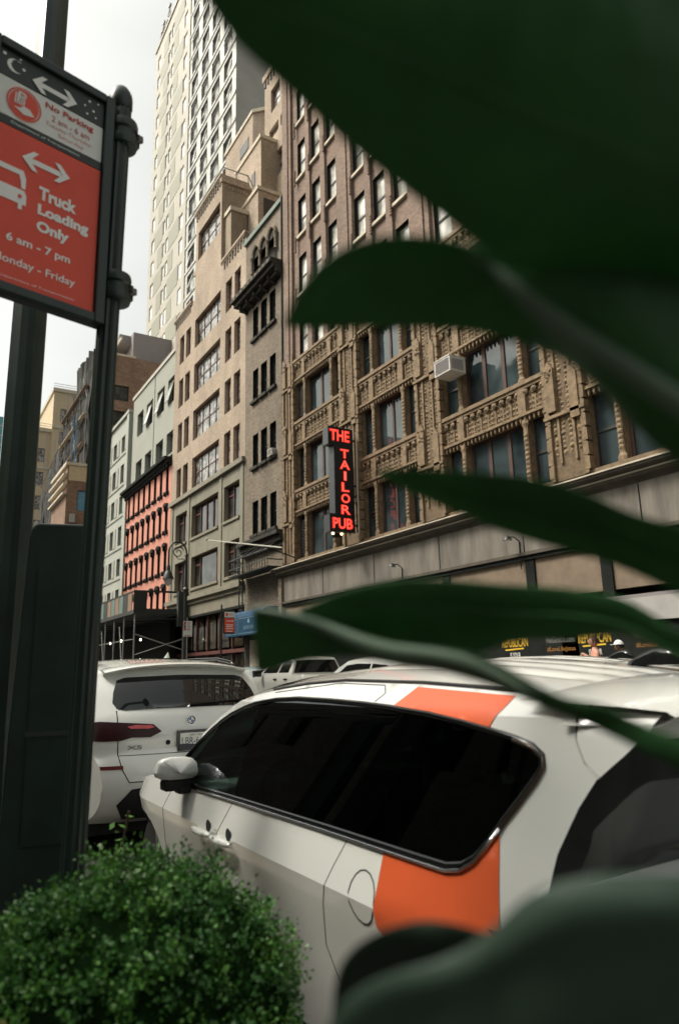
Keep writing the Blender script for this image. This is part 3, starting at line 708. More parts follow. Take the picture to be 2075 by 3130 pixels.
# ---------------------------------------------------------------- projecting neon sign
def neon_sign():
    b=empty('neon_sign',label='vertical black projecting sign with glowing red letters THE TAILOR PUB',cat='sign')
    X=-24.45;K=pm('sign_black',(.01,.011,.011),.5,.2)
    w=MB();side=pm('sign_side',(.045,.05,.055),.45,.2)
    w.box(X-.45,X,14.62,15.52,7.2,11.55,side);w.box(X-.45,X,14.36,14.619,7.12,7.85,side);w.box(X-.45,X,14.36,14.619,10.85,11.6,side)
    w.box(X+.001,X+.03,14.66,15.55,7.12,11.6,K);w.box(X+.001,X+.03,14.34,14.659,7.1,7.87,K);w.box(X+.001,X+.03,14.34,14.659,10.83,11.62,K)
    w.box(X-.35,X-.1,14.65,14.95,6.95,7.1,BLK)
    w.build('cabinet',b)
    red=pm('neon_red',(.5,.02,.01),.4,0,emit=(1.0,.035,.02),es=.62);core=pm('neon_core',(.6,.1,.08),.4,0,emit=(1.0,.10,.07),es=.75)
    fr=lambda u,v,d:(X+.034+d,u,v);fc=lambda u,v,d:(X+.045+d,u,v)
    def L(s,u,v,w_,h_):
        t=MB();put_text(t,s,red,u,v,w=w_,h=h_,anchor='c',bold=.035,frame=fr,ext=.01);put_text(t,s,core,u,v+.05*h_,w=w_*.86,h=h_*.9,anchor='c',bold=-.012,frame=fc);t.build('letter' if len(s)==1 else 'word',b)
    L('THE',14.9,11.0,.98,.5)
    zs=[10.22,9.57,8.9,8.24]  # T A I L
    for ch,z,wd in (('T',10.32,.42),('A',9.72,.5),('I',9.12,.14),('L',8.52,.36),('O',7.98+.0,.42)):pass
    z=10.28
    for ch,wd in (('T',.42),('A',.5),('I',.13),('L',.38),('O',.44),('R',.46)):
        L(ch,15.12,z,wd,.40);z-=.482
    L('PUB',14.95,7.25,.98,.46)
    l=MB()
    for y in (14.55,14.95):l.lathe([(.05,7.02),(.06,7.1)],(X-.1,y,0),pm('bulb',(1,.8,.5),.4,0,emit=(1,.75,.4),es=2) if y<14.6 else bpy.data.materials['bulb'],8)
    l.build('down_light',b)
    r=MB()
    for z in (11.2,9.2,7.5):r.tube([(X-.2,15.5,z),(X-.2,16.0,z)],.04,BLK,6);
    r.tube([(X+.1,15.68,7.1),(X+.1,15.68,11.5)],.03,STN,6)
    r.build('bracket',b)
    return b
neon_sign()
# window air conditioners
def air_con(loc,s,label,rz=0):
    b=empty('air_conditioner',loc,rz,label,'air conditioner')
    c=pm('ac_casing',(.62,.60,.55),.6,.1) if 'ac_casing' not in bpy.data.materials else bpy.data.materials['ac_casing']
    w=MB();w.box(-.42*s,.42*s,-.7*s,0,0,.55*s,c);w.box(-.44*s,.44*s,-.72*s,.02,.55*s,.58*s,c);w.build('casing',b)
    g=MB()
    for i in range(9):g.box(-.36*s,.36*s,-.715*s,-.701*s,.06*s+i*.05*s,.085*s+i*.05*s,GRY)
    for i in range(7):g.box(.421*s,.43*s,-.62*s,-.1*s,.1*s+i*.055*s,.125*s+i*.055*s,GRY)
    g.build('grille',b)
    k=MB();k.box(-.43*s,-.421*s,-.64*s,-.1*s,.08*s,.48*s,BLK);k.build('side_vent',b)
    return b
air_con((-17.95,15.9,11.6),1.0,'white window air conditioner hanging from the ornate building')
air_con((-32.95,16.15,12.85),.62,'small pale air conditioner in a slit window of the narrow grey building')
# wall lamps on the fascia
def wall_lamp(x,lab,grp=None):
    b=empty('wall_lamp',(x,15.72,4.95),0,lab,'lamp','floodlights on the shop fascia')
    w=MB();w.tube([(0,-.02,-.5),(0,-.02,.35),(-.02,-.2,.48),(-.1,-.38,.46)],.02,BLK,6);w.build('bracket',b)
    h=MB();h.lathe([(.03,.1),(.06,.08),(.13,-.02),(.14,-.05)],(-.1,-.4,.42),IRON,12);h.lathe([(.12,-.045),(.11,-.052)],(-.1,-.4,.42),pm('lamp_lens',(.8,.8,.75),.2,0) if 'lamp_lens' not in bpy.data.materials else bpy.data.materials['lamp_lens'],12);h.build('lamp_shade',b,smooth=30)
wall_lamp(-21.5,'small floodlight on the concrete fascia right of the neon sign')
wall_lamp(-15.45,'small floodlight on the fascia further right, half behind a leaf')
# flagpole
b=MB();b.tube([(-37.4,14.0,8.9),(-28.1,14.0,7.0)],[.032,.036],pm('white_pole',(.42,.40,.34),.6,.1),8)
b.lathe([(.02,-.1),(.09,0),(.02,.1)],(-37.4,14.0,8.95),WHT,8);b.tube([(-30,14,7.38),(-30.4,16,6.95)],.03,BLK,5)
tag(b.build('flagpole'),'thin white bare flagpole slanting in front of the olive stone storeys','flagpole')
# ---------------------------------------------------------------- shop awning
def awning():
    b=empty('awning',label='blue shop awning with pale lettering under the narrow grey building',cat='awning')
    BLU=pm('blue_canvas',(.014,.055,.11),.6,.2,3,spec=.2);pal=pm('pale_print',(.2,.32,.36),.6)
    w=MB();x0,x1=-37.0,-32.4;pts=[]
    prof=[(15.98,4.75)]+[(15.05+.45*math.cos(a)-.0,4.3+.45*math.sin(a)) for a in [R(80),R(100),R(130),R(155),R(180)]]
    prof=[(15.98,4.85),(15.5,4.84),(15.25,4.78),(15.08,4.65),(15.0,4.45),(15.0,3.5)]
    w.grid([[(x0,y,z) for y,z in prof],[(x1,y,z) for y,z in prof]],BLU)
    w.add([(x1,y,z) for y,z in prof]+[(x1,15.98,3.5)],[tuple(range(7))],BLU);w.add([(x0,y,z) for y,z in prof]+[(x0,15.98,3.5)],[tuple(range(7))],BLU)
    w.build('canopy',b)
    t=MB();fr=lambda u,v,d:(u,14.99-d,v);fs=lambda u,v,d:(x1+.012+d,u,v)
    def rect(f,a,c,d,e,th=.025):
        for q in ((a,c,d,d+th),(a,c,e-th,e),(a,a+th,d,e),(c-th,c,d,e)):t.add([f(q[0],q[2],0),f(q[1],q[2],0),f(q[1],q[3],0),f(q[0],q[3],0)],[(0,1,2,3)],pal)
    rect(fr,-35.3,-32.6,3.6,4.4);rect(fr,-36.8,-35.5,3.6,4.4);rect(fs,15.1,15.9,3.6,3.95,.02)
    put_text(t,'QUICK LUBE',pal,-33.95,3.78,w=1.3,h=.2,anchor='c',frame=fr);put_text(t,'MAINTENANCE',pal,15.5,4.25,w=.8,h=.12,anchor='c',frame=fs);put_text(t,'& REPAIR',pal,15.5,4.08,w=.5,h=.1,anchor='c',frame=fs)
    t.add([fr(-33.95+.12*math.cos(k*1.0472),4.2+.12*math.sin(k*1.0472),0) for k in range(6)],[tuple(range(6))],pal)
    t.build('lettering',b)
    return b
awning()
# ---------------------------------------------------------------- sidewalk shed
def shed():
    b=empty('sidewalk_shed',label='dark sidewalk shed with scaffold legs and open parapet in front of the salmon building',cat='scaffolding')
    x0,x1=-100,-46.3;y0,y1=12.45,15.97;w=MB()
    GRN=pm('shed_plywood',(.035,.04,.035),.8,.3);w.box(x0,x1,y0,y1,5.5,5.75,GRN);w.build('deck',b)
    p=MB();p.box(x0,x1,y0,y0+.08,6.9,7.0,GRN);p.box(x1-.08,x1,y0,y1,6.9,7.02,GRN);p.box(x1-.1,x1-.02,y0,y0+.85,5.75,6.9,GRN);p.box(x1-.1,x1+.3,15.3,y1+.0,4.7,7.0,GRN)
    p.box(x1-.1,x1-.02,y0+.85,15.3,5.75,5.84,GRN)
    glz=pm('shed_teal_panel',(.10,.17,.15),.35,.2);br=pm('shed_brown_panel',(.26,.17,.11),.7,.2)
    for i in range(30):
        x=x1-.6-i*1.1;m=(br,GRN,glz,br,glz)[i%5] if i<9 else (glz,glz,GRW)[i%3]
        p.box(x-1.0,x,y0+.02,y0+.06,5.75,6.89,m)
    p.box(-60.8,-58.9,y0-.02,y0+.019,5.8,6.95,TWW)
    p.build('parapet',b)
    l=MB();st=pm('galvanised_pipe',(.30,.31,.29),.5,.2,metal=.4)
    for i in range(12):
        x=x1-.2-i*2.6
        for y in (y0+.15,y1-.15):l.tube([(x,y,.2),(x,y,5.5)],.05,st,6)
        l.tube([(x,y0+.15,5.2),(x,y1-.15,5.2)],.05,GRN,6)
        l.tube([(x,y0+.15,2.4),(x-2.6,y0+.15,2.4)],.03,st,5);l.tube([(x,y0+.15,3.9),(x-2.6,y0+.15,3.9)],.03,st,5)
        if i%2:l.tube([(x,y0+.15,1.6),(x-1.2,y0+.15,4.9)],.03,TWW,5)
    l.tube([(x1-.15,y0+.2,4.2),(x1-.15,y1-.2,3.2)],.028,TWW,5);l.tube([(x1-.15,y0+.2,2.9),(x1-.15,y1-.2,3.9)],.028,TWW,5)
    l.build('scaffold_legs',b)
    d=MB();d.box(-100,x1-2,15.5,15.9,.36,5.4,BLK);d.build('shed_shade_sheet',b)  # black sheet standing in for the shade under the deck
    e=MB();wl=pm('shed_bulb',(1,.9,.7),.4,0,emit=(1,.9,.7),es=5)
    for x,y in ((-52,13.2),(-56,13.4),(-50.0,14)):e.lathe([(.03,3.95),(.07,4.02),(.03,4.1)],(x,y,0),wl,6)
    e.build('bulb',b)
    return b
shed()
# ---------------------------------------------------------------- bishop's crook lamp
def crook_lamp():
    b=empty('street_lamp',(-37.6,12.9,.35),0,'ornate bishop crook street lamp with hanging bell lantern by the sidewalk shed','street lamp')
    p=MB();p.lathe([(.26,0),(.26,.25),(.2,.35),(.2,1.0),(.12,1.2),(.09,2),(.085,5.6),(.16,5.7),(.17,5.78),(.09,5.9),(.075,7.6),(.11,7.65),(.07,7.75)],(0,0,0),IRON,12);p.build('pole',b,smooth=30)
    a=MB();pts=[]
    for i in range(19):
        t=math.pi*i/18;pts.append((0,-.5+.5*math.cos(t),7.75+.62*math.sin(t)))
    pts.append((0,-1.0,7.1));a.tube(pts,.05,IRON,8)
    sp=[]
    for i in range(30):
        t=i/29*math.pi*3;r=.34*(1-i/36);sp.append((0,-.48+r*math.cos(t+.4),7.78+r*math.sin(t+.4)))
    a.tube(sp,.028,IRON,6);a.tube([(0,0,7.3),(0,-.2,7.45),(0,-.45,7.4),(0,-.75,7.75)],.025,IRON,5)
    c=[]
    for i in range(14):
        t=i/13*6.283;c.append((0,-.16+.12*math.cos(t),7.2+.12*math.sin(t)))
    a.tube(c,.022,IRON,5);a.build('crook_arm',b,smooth=40)
    l=MB();l.lathe([(.05,7.1),(.1,7.0),(.11,6.75),(.17,6.68),(.24,6.5),(.3,6.34),(.31,6.3)],(0,-1.0,0),IRON,14);l.build('lantern_hood',b,smooth=30)
    g=MB();g.lathe([(.24,6.3),(.22,6.15),(.12,6.0),(.02,5.93)],(0,-1.0,0),pm('lantern_glass',(.6,.6,.55),.2,0,trans=.3),14);g.build('lantern_glass',b,smooth=60)
crook_lamp()
# ---------------------------------------------------------------- small far signs
RED=pm('sign_red',(.78,.085,.042),.55,.05,4);SWH=pm('sign_white',(.78,.80,.74),.5,.04,4);SDK=pm('sign_dark',(.025,.035,.03),.5,.1);LET=pm('lettering_white',(.9,.9,.85),.5,0);LETR=pm('lettering_red',(.5,.035,.02),.5,0)
def far_sign():
    b=empty('parking_sign',(-32.0,12.75,.35),0,'distant red and white truck loading sign on a dark post before the blue awning','sign')
    w=MB();w.tube([(0,0,0),(0,0,4.35)],.045,IRON,8);w.lathe([(.06,4.35),(.03,4.45)],(0,0,0),IRON,8);w.build('post',b)
    p=MB();u=Vector((.1,.95,0)).normalized();
    fr=lambda a,v,d:(.02+.12*a+.04+d,a*1.0,v)
    def rc(a,c,d,e,m,o):p.add([fr(a,d,o),fr(c,d,o),fr(c,e,o),fr(a,e,o)],[(0,1,2,3)],m)
    p.box(.0,.05,.08,.62,3.08,4.2,SDK);rc(.12,.6,3.14,3.8,RED,.012);rc(.12,.6,3.84,4.1,SWH,.012)
    for i,(z,wd) in enumerate(((3.5,.34),(3.42,.3),(3.32,.36),(3.2,.3))):rc(.36-wd/2,.36+wd/2,z-.025,z+.01,LET,.016)
    rc(.22,.5,3.66,3.685,LET,.016);p.add([fr(.5,3.62,.016),fr(.5,3.72,.016),fr(.56,3.67,.016)],[(0,1,2)],LET)
    rc(.17,.29,3.9,4.04,RED,.016);rc(.34,.56,3.99,4.01,LETR,.016);rc(.34,.54,3.94,3.955,LETR,.016)
    p.build('board',b)
    b=empty('parking_sign',(-36.8,12.75,.35),0,'small white no parking sign on a thin pole before the sidewalk shed','sign')
    w=MB();w.tube([(0,0,0),(0,0,4.2)],.025,bpy.data.materials['galvanised_pipe'],6);w.build('post',b)
    p=MB();fr=lambda a,v,d:(.035+d,a-.22,v);p.box(.026,.033,-.22,.26,3.2,4.0,SWH)
    def rc(a,c,d,e,m):p.add([fr(a,d,.002),fr(c,d,.002),fr(c,e,.002),fr(a,e,.002)],[(0,1,2,3)],m)
    rc(.02,.14,3.8,3.97,LETR);rc(.02,.14,3.52,3.64,LETR);rc(.02,.14,3.66,3.78,SDK)
    for i in range(6):rc(.2,.2+.2*(.7+.3*(i%2)),3.92-i*.07,3.94-i*.07,LETR if i%2 else SDK)
    rc(.04,.42,3.24,3.27,LETR)
    put_text(p,'NO',LETR,.18,3.5,w=.2,h=.1,frame=fr);p.build('board',b)
far_sign()
# ---------------------------------------------------------------- near parking sign
def near_sign():
    k=.66;e=1.60
    Z=lambda v:(v-e)*k+e
    bd=Vector((-math.cos(R(75.8)),math.sin(R(75.8)),0));nn=Vector((bd.y,-bd.x,0))
    P0=Vector((-3.671*k,.8*k,0))
    b=empty('parking_sign',(P0.x,P0.y,.15),0,'large red truck loading sign in a dark frame on a round post at left','sign')
    IR=pm('post_green_black',(.013,.028,.021),.38,.25,6,spec=.5);off=Vector((P0.x,P0.y,.15))
    w=MB();r=.038
    w.lathe([(r*1.5,0),(r*1.5,.12),(r,.18),(r,Z(4.80)-.15),(r*.95,Z(4.84)-.15)],(0,0,0),IR,24,flute=.12);w.v=[(x-.0125*.51*(3.3-z),y-.0125*.857*(3.3-z),z) for x,y,z in w.v];w.build('post',b)
    f=MB();f.lathe([(r*1.0,Z(4.82)),(r*1.15,Z(4.84)),(r*1.15,Z(4.90)),(r*1.05,Z(4.93)),(r*.7,Z(4.965)),(r*.28,Z(4.985)),(.003,Z(4.99))],(0,0,-.15),IR,20);f.build('finial',b,smooth=40)
    for zc in (4.66,3.68):
        c=MB();z=Z(zc)-.15
        c.lathe([(r*1.1,-.055),(r*1.4,-.052),(r*1.48,-.04),(r*1.45,-.018),(r*1.25,-.012),(r*1.25,.012),(r*1.45,.018),(r*1.48,.04),(r*1.4,.052),(r*1.1,.055)],(bd.x*.014,bd.y*.014,z),IR,24)
        q=bd*(r*1.35);
        M=Matrix.Translation(Vector((q.x,q.y,z)));c.add([M@(bd*a+nn*n_+Vector((0,0,h))) for h in (-.03,.03) for a,n_ in ((-.03,-.02),(.024,-.02),(.024,.02),(-.03,.02))],[(0,1,2,3),(7,6,5,4),(0,4,5,1),(1,5,6,2),(2,6,7,3),(3,7,4,0)],IR)
        for s in (-1,1):
            p=M@(bd*.02+nn*(.03*s));c.lathe([(.012,-.01),(.012,.01)],p,GRY,6)
        c.build('clamp',b,smooth=30)
    F=lambda u,v,d:tuple(bd*(u*k)+nn*(d+.026)+Vector((0,0,Z(v)-.15)))
    fr=MB()
    def slab(mb,u0,u1,v0,v1,d0,d1,m):
        mb.add([F(u0,v0,d0),F(u1,v0,d0),F(u1,v1,d0),F(u0,v1,d0),F(u0,v0,d1),F(u1,v0,d1),F(u1,v1,d1),F(u0,v1,d1)],[(0,1,2,3),(7,6,5,4),(0,4,5,1),(1,5,6,2),(2,6,7,3),(3,7,4,0)],m)
    U0,U1,V0,V1=-.735,-.055,3.425,4.83
    slab(fr,U0,U1,V0,V1,-.05,-.012,SDK)
    for q in ((U0,U0+.05,V0,V1),(U1-.055,U1,V0,V1),(U0+.05,U1-.055,V0,V0+.05),(U0+.05,U1-.055,V1-.05,V1)):slab(fr,*q,-.011,.008,IR)
    fr.build('frame',b,bevel=.004)
    a,c=U0+.055,U1-.06
    p=MB();slab(p,a,c,4.62,4.775,-.0115,-.008,SDK);slab(p,a,c,4.395,4.615,-.0115,-.008,SWH);slab(p,a,c,4.345,4.39,-.0115,-.008,SDK)
    T=lambda u,v,d:F(u,v,d-.006);T2=lambda u,v,d:F(u,v,d-.004)
    def arrow(mb,x0,x1,z,m,s=1):
        h=.014*s;W=.05*s
        mb.add([T(x0+.02,z-h,0),T(x1-.02,z-h,0),T(x1-.02,z+h,0),T(x0+.02,z+h,0)],[(0,1,2,3)],m)
        for x,sg in ((x0,1),(x1,-1)):
            mb.add([T2(x,z,0),T2(x+sg*W,z+W,0),T2(x+sg*(W+.028),z+W,0),T2(x+sg*.04,z,0),T2(x+sg*(W+.028),z-W,0),T2(x+sg*W,z-W,0)],[(0,1,2,3),(0,3,4,5)],m)
    arrow(p,-.516,-.271,4.675,LET)
    for x,z,q in ((-.66,4.745,.010),(-.625,4.715,.006),(-.58,4.755,.006),(-.56,4.705,.009),(-.20,4.74,.008),(-.175,4.69,.008),(-.225,4.70,.006),(-.15,4.75,.006),(-.16,4.655,.006),(-.21,4.655,.007)):
        p.add([T(x+q*math.cos(i*1.0472),z+q*math.sin(i*1.0472),0) for i in range(6)],[tuple(range(6))],LET)
    mo=[(-.605+.04*math.cos(t),4.70+.04*math.sin(t)) for t in [R(60+i*24) for i in range(11)]];mi=[(-.59+.036*math.cos(t),4.705+.036*math.sin(t)) for t in [R(300-i*24) for i in range(11)]]
    p.add([T(*q,0) for q in mo+mi],[tuple(range(len(mo+mi)))],LET)
    put_text(p,'No Parking',LETR,-.437,4.545,w=.268,h=.046,frame=T,bold=.028);put_text(p,'2 am - 6 am',LETR,-.40,4.492,w=.21,h=.036,frame=T)
    put_text(p,'Tuesday-Thursday-',LETR,-.43,4.447,w=.26,h=.030,frame=T,bold=-.012);put_text(p,'Saturday',LETR,-.36,4.408,w=.14,h=.030,frame=T,bold=-.012)
    put_text(p,'Department of Transportation',LET,-.60,4.358,w=.36,h=.017,frame=T)
    cx,cz,cr=-.545,4.50,.082
    p.add([T(cx+cr*.92*math.cos(t*.3927),cz+cr*math.sin(t*.3927),0) for t in range(16)],[tuple(range(16))],RED)
    n=24;p.add([T2(cx+rr*.95*math.cos(6.283*i/n),cz+rr*math.sin(6.283*i/n),0) for rr in (cr*1.04,cr*1.14) for i in range(n)],[(i,(i+1)%n,n+(i+1)%n,n+i) for i in range(n)],RED)
    put_text(p,'P',SWH,cx-.012,cz+.005,w=.042,h=.062,anchor='c',frame=T2,bold=.01)
    for i in range(5):p.add([T2(cx-.05+i*.011,cz-.012,0),T2(cx-.043+i*.011,cz-.012,0),T2(cx-.041+i*.011,cz+.052,0),T2(cx-.047+i*.011,cz+.052,0)],[(0,1,2,3)],SWH)
    p.add([T2(cx+q[0],cz+q[1],0) for q in [(-.05,-.035),(.0,-.06),(.055,-.045),(.03,-.015),(.0,-.01),(-.02,-.03)]],[tuple(range(6))],SWH)
    p.build('night_panel',b)
    q=MB();slab(q,a,c,3.48,4.34,-.0115,-.008,RED)
    arrow(q,-.535,-.284,4.2,LET,1.1)
    for s,u,v,w_,h_ in (('Truck',-.437,4.005,.20,.075),('Loading',-.437,3.90,.272,.078),('Only',-.437,3.805,.17,.078)):put_text(q,s,LET,u,v,w=w_,h=h_,frame=T,bold=.045)
    put_text(q,'6 am - 7 pm',LET,-.578,3.695,w=.325,h=.058,frame=T,bold=.022);put_text(q,'Monday - Friday',LET,-.635,3.575,w=.415,h=.055,frame=T,bold=.012)
    put_text(q,'Department of Transportation',LET,-.60,3.505,w=.38,h=.015,frame=T)
    # truck pictogram
    q.add([T(*z,0) for z in [(-.675,4.12),(-.52,4.12),(-.505,4.08),(-.505,4.02),(-.525,4.02),(-.53,4.06),(-.54,4.09),(-.675,4.09)]],[tuple(range(8))],LET)
    q.add([T(*z,0) for z in [(-.675,4.01),(-.51,4.01),(-.497,3.985),(-.497,3.93),(-.515,3.93),(-.515,3.90),(-.535,3.90),(-.535,3.93),(-.675,3.93)]],[tuple(range(9))],LET)
    q.add([T2(-.53+.011*math.cos(i*.785),3.97+.011*math.sin(i*.785),0) for i in range(8)],[tuple(range(8))],RED)
    q.build('loading_panel',b)
    return b
near_sign()
def near_lamp():
    b=empty('street_lamp',(-4.48,.49,.15),0,'thick dark fluted street lamp pole rising behind the truck loading sign','street lamp')
    IR=bpy.data.materials['post_green_black']
    p=MB();p.lathe([(.20,0),(.20,.5),(.17,.6),(.13,.9),(.108,1.2),(.092,9.5)],(0,0,0),IR,16,flute=.1);p.build('pole',b)
    a=MB();a.tube([(0,0,9.3),(0,.1,10.0),(0,.8,10.6),(0,2.2,10.8)],.06,IR,10);a.build('arm',b,smooth=1)
    h=MB();h.lathe([(.05,10.95),(.2,10.85),(.24,10.72),(.2,10.66)],(0,2.4,0),IR,14);h.build('lamp_head',b,smooth=40)
    c=empty('utility_cabinet',(-3.62,.60,.15),0,'tall dark street cabinet with rounded top between the lamp pole and the sign post','cabinet')
    M=Matrix.Rotation(R(76),4,'Z')
    w=MB();w.M=M.to_4x4();pr=[(-.17,0),(.15,0),(.15,2.14),(.14,2.16),(-.09,2.16),(-.11,2.14),(-.12,2.1),(-.15,1.2)];w.prism(pr,-.12,.12,IR,axis='y')
    w.build('body',c,bevel=.01)
    d=MB();d.M=w.M;d.box(-.07,.12,-.13,-.121,.75,1.95,IR);d.box(-.08,.13,-.135,-.1305,1.2,1.22,SDK);d.build('door',c)
    s=MB();s.M=w.M;s.box(-.08,.10,-.128,-.122,.36,.44,pm('blue_chrome_strip',(.16,.2,.24),.25,.3,30,metal=.6));s.box(-.08,.10,-.128,-.122,.52,.53,bpy.data.materials['blue_chrome_strip']);s.build('strip',c)
near_lamp()
# ---------------------------------------------------------------- people
def person(name,loc,h,rz,label,shirt,hair,skin,cap=None,pose=0):
    b=empty(name,loc,rz,label,'person')
    s=h/1.75
    J={'pel':(0,0,.95,.15),'sp':(0,0,1.15,.14),'ch':(0,0.01,1.35,.165),'nk':(0,0,1.5,.065),'nk2':(0,-.01,1.56,.06),
       'ls':(-.19,0,1.43,.065),'le':(-.26,.02,1.15,.045),'lw':(-.24,-.12,.92,.032),'rs':(.19,0,1.43,.065),'re':(.27,.02,1.16,.045),'rw':(.25,-.14,.95,.032),
       'lh':(-.1,0,.9,.1),'lk':(-.12,-.03,.5,.065),'la':(-.12,.02,.1,.042),'lt':(-.12,-.14,.04,.04),'rh':(.1,0,.9,.1),'rk':(.12,.0,.5,.065),'ra':(.12,.06,.1,.042),'rt':(.12,-.1,.04,.04)}
    if pose:J['re']=(.3,-.06,1.22,.05);J['rw']=(.12,-.28,1.42,.035)
    E=[('pel','sp'),('sp','ch'),('ch','nk'),('nk','nk2'),('ch','ls'),('ls','le'),('le','lw'),('ch','rs'),('rs','re'),('re','rw'),('pel','lh'),('lh','lk'),('lk','la'),('la','lt'),('pel','rh'),('rh','rk'),('rk','ra'),('ra','rt')]
    ks=list(J);vs=[tuple(c*s for c in J[k][:3]) for k in ks];es=[(ks.index(a),ks.index(c)) for a,c in E]
    for hd,(wx,wy,wz),sg in (('l',J['lw'][:3],-1),('r',J['rw'][:3],1)):   # fingers
        wi=ks.index(hd+'w');pi=len(vs);vs.append((wx*s,(wy-.02)*s,(wz-.07)*s));ks.append(hd+'p');J[hd+'p']=(0,0,0,.03);es.append((wi,pi))
        for q in range(4):
            a=len(vs);vs.append(((wx+(q-1.5)*.02)*s,(wy-.03)*s,(wz-.12)*s));vs.append(((wx+(q-1.5)*.022)*s,(wy-.05)*s,(wz-.16+abs(q-1.3)*.008)*s));ks+=['f','f'];es+=[(pi,a),(a,a+1)]
        a=len(vs);vs.append(((wx-sg*.035)*s,(wy-.05)*s,(wz-.09)*s));ks.append('f');es.append((pi,a))
    me=bpy.data.meshes.new('body');me.from_pydata(vs,es,[]);o=bpy.data.objects.new('body',me);COL.objects.link(o)
    sk=o.modifiers.new('s','SKIN');su=o.modifiers.new('u','SUBSURF');su.levels=2;su.render_levels=2
    for i,v in enumerate(me.skin_vertices[0].data):
        r=J[ks[i]][3] if ks[i] in J else .009;v.radius=(r*s,r*s*(.75 if r>.1 else 1))
    me.skin_vertices[0].data[0].use_root=True
    dg=bpy.context.evaluated_depsgraph_get();m2=bpy.data.meshes.new_from_object(o.evaluated_get(dg));bpy.data.objects.remove(o)
    o=bpy.data.objects.new('body',m2);COL.objects.link(o);o.parent=b
    m2.materials.clear();tr=pm('trousers',(.03,.03,.05),.9) if 'trousers' not in bpy.data.materials else bpy.data.materials['trousers']
    for m in (shirt,tr,skin):m2.materials.append(m)
    # head joined to the body mesh
    bm=bmesh.new();bm.from_mesh(m2)
    for f in bm.faces:
        c=f.calc_center_median();f.smooth=True;z=c.z/s
        f.material_index=0 if z>.93 else 1
        if z>1.5 or (abs(c.x)/s>.2 and z<1.2 and z>.7) or (pose and c.y/s<-.12 and z>1.2):f.material_index=2
    r=bmesh.ops.create_uvsphere(bm,u_segments=20,v_segments=14,radius=1)
    hc=Vector((0,-.015,1.655))
    for v in r['verts']:
        c=v.co.copy();x=c.x*.076;y=c.y*.096;z=c.z*.118
        if c.z<-.2:x*=1-.28*(-c.z-.2);y*=1-.15*(-c.z)
        if c.y<-.85 and abs(c.z+.08)<.22 and abs(c.x)<.3:y-=.02
        v.co=(hc+Vector((x,y,z)))*s
    for f in {f for v in r['verts'] for f in v.link_faces}:f.smooth=True;f.material_index=2
    for sx in (-1,1):
        q=bmesh.ops.create_uvsphere(bm,u_segments=8,v_segments=6,radius=.022*s)
        for v in q['verts']:v.co=Vector((v.co.x*.35,v.co.y*.8,v.co.z*1.3))+(hc+Vector((sx*.076,.01,-.01)))*s
        for f in {f for v in q['verts'] for f in v.link_faces}:f.smooth=True;f.material_index=2
    bm.to_mesh(m2);bm.free()
    fz=MB();dk=BLK
    for sx in (-1,1):fz.lathe([(.002,-.004),(.011,0),(.002,.004)],tuple((hc+Vector((sx*.03,-.088,.012)))*s),dk,8,axis='y')
    fz.box(-.022*s,.022*s,(-.112)*s,(-.09)*s,(1.595)*s,(1.6)*s,pm('lips',(.3,.09,.07),.6) if 'lips' not in bpy.data.materials else bpy.data.materials['lips']);fz.build('face',b)
    hm=MB();n=16;P=[]
    for i in range(9):
        a=R(90-i*13);P.append([tuple((hc+Vector((math.cos(a)*math.cos(6.283*j/n)*.083,math.cos(a)*math.sin(6.283*j/n)*.103+.006,math.sin(a)*.127)))*s if not(6.283*j/n>3.6 and 6.283*j/n<5.8 and i>4) else (hc+Vector((math.cos(R(90-4*13))*math.cos(6.283*j/n)*.083,math.cos(R(90-4*13))*math.sin(6.283*j/n)*.103,math.sin(R(90-4*13))*.125)))*s) for j in range(n+1)])
    hm.grid(P,hair)
    hm.build('hair' if not cap else 'hair',b,smooth=1)
    if cap:
        c=MB();P=[]
        for i in range(7):
            a=R(90-i*13);P.append([tuple((hc+Vector((math.cos(a)*math.cos(6.283*j/n)*.09,math.cos(a)*math.sin(6.283*j/n)*.11,.012+math.sin(a)*.13)))*s) for j in range(n+1)])
        c.grid(P,cap);c.prism([(-.07*s,-.09*s),(.07*s,-.09*s),(.06*s,-.18*s),(0,-.2*s),(-.06*s,-.18*s)],(hc.z+.035)*s,(hc.z+.045)*s,cap);c.build('cap',b,smooth=40)
SK=pm('skin',(.45,.24,.16),.6,.05);SK2=pm('skin_dark',(.2,.11,.07),.6,.05)
person('person',(-10.75,12.95,.35),1.84,R(-40),'pedestrian in a peach top raising a hand to their face on the far pavement',pm('peach_shirt',(.55,.27,.19),.9,.3,12),pm('brown_hair',(.07,.03,.02),.8),SK,pose=1)
person('person',(-9.95,12.75,.35),1.70,R(-70),'pedestrian in a white cap passing the black hoarding',pm('brown_shirt',(.12,.07,.05),.9),BLK,SK2,cap=pm('white_cap',(.8,.79,.76),.8,.03))
person('person',(-18.2,13.4,.35),1.72,R(200),'distant pedestrian in an orange vest between the parked white cars',pm('orange_vest',(.6,.2,.04),.9),BLK,SK2)
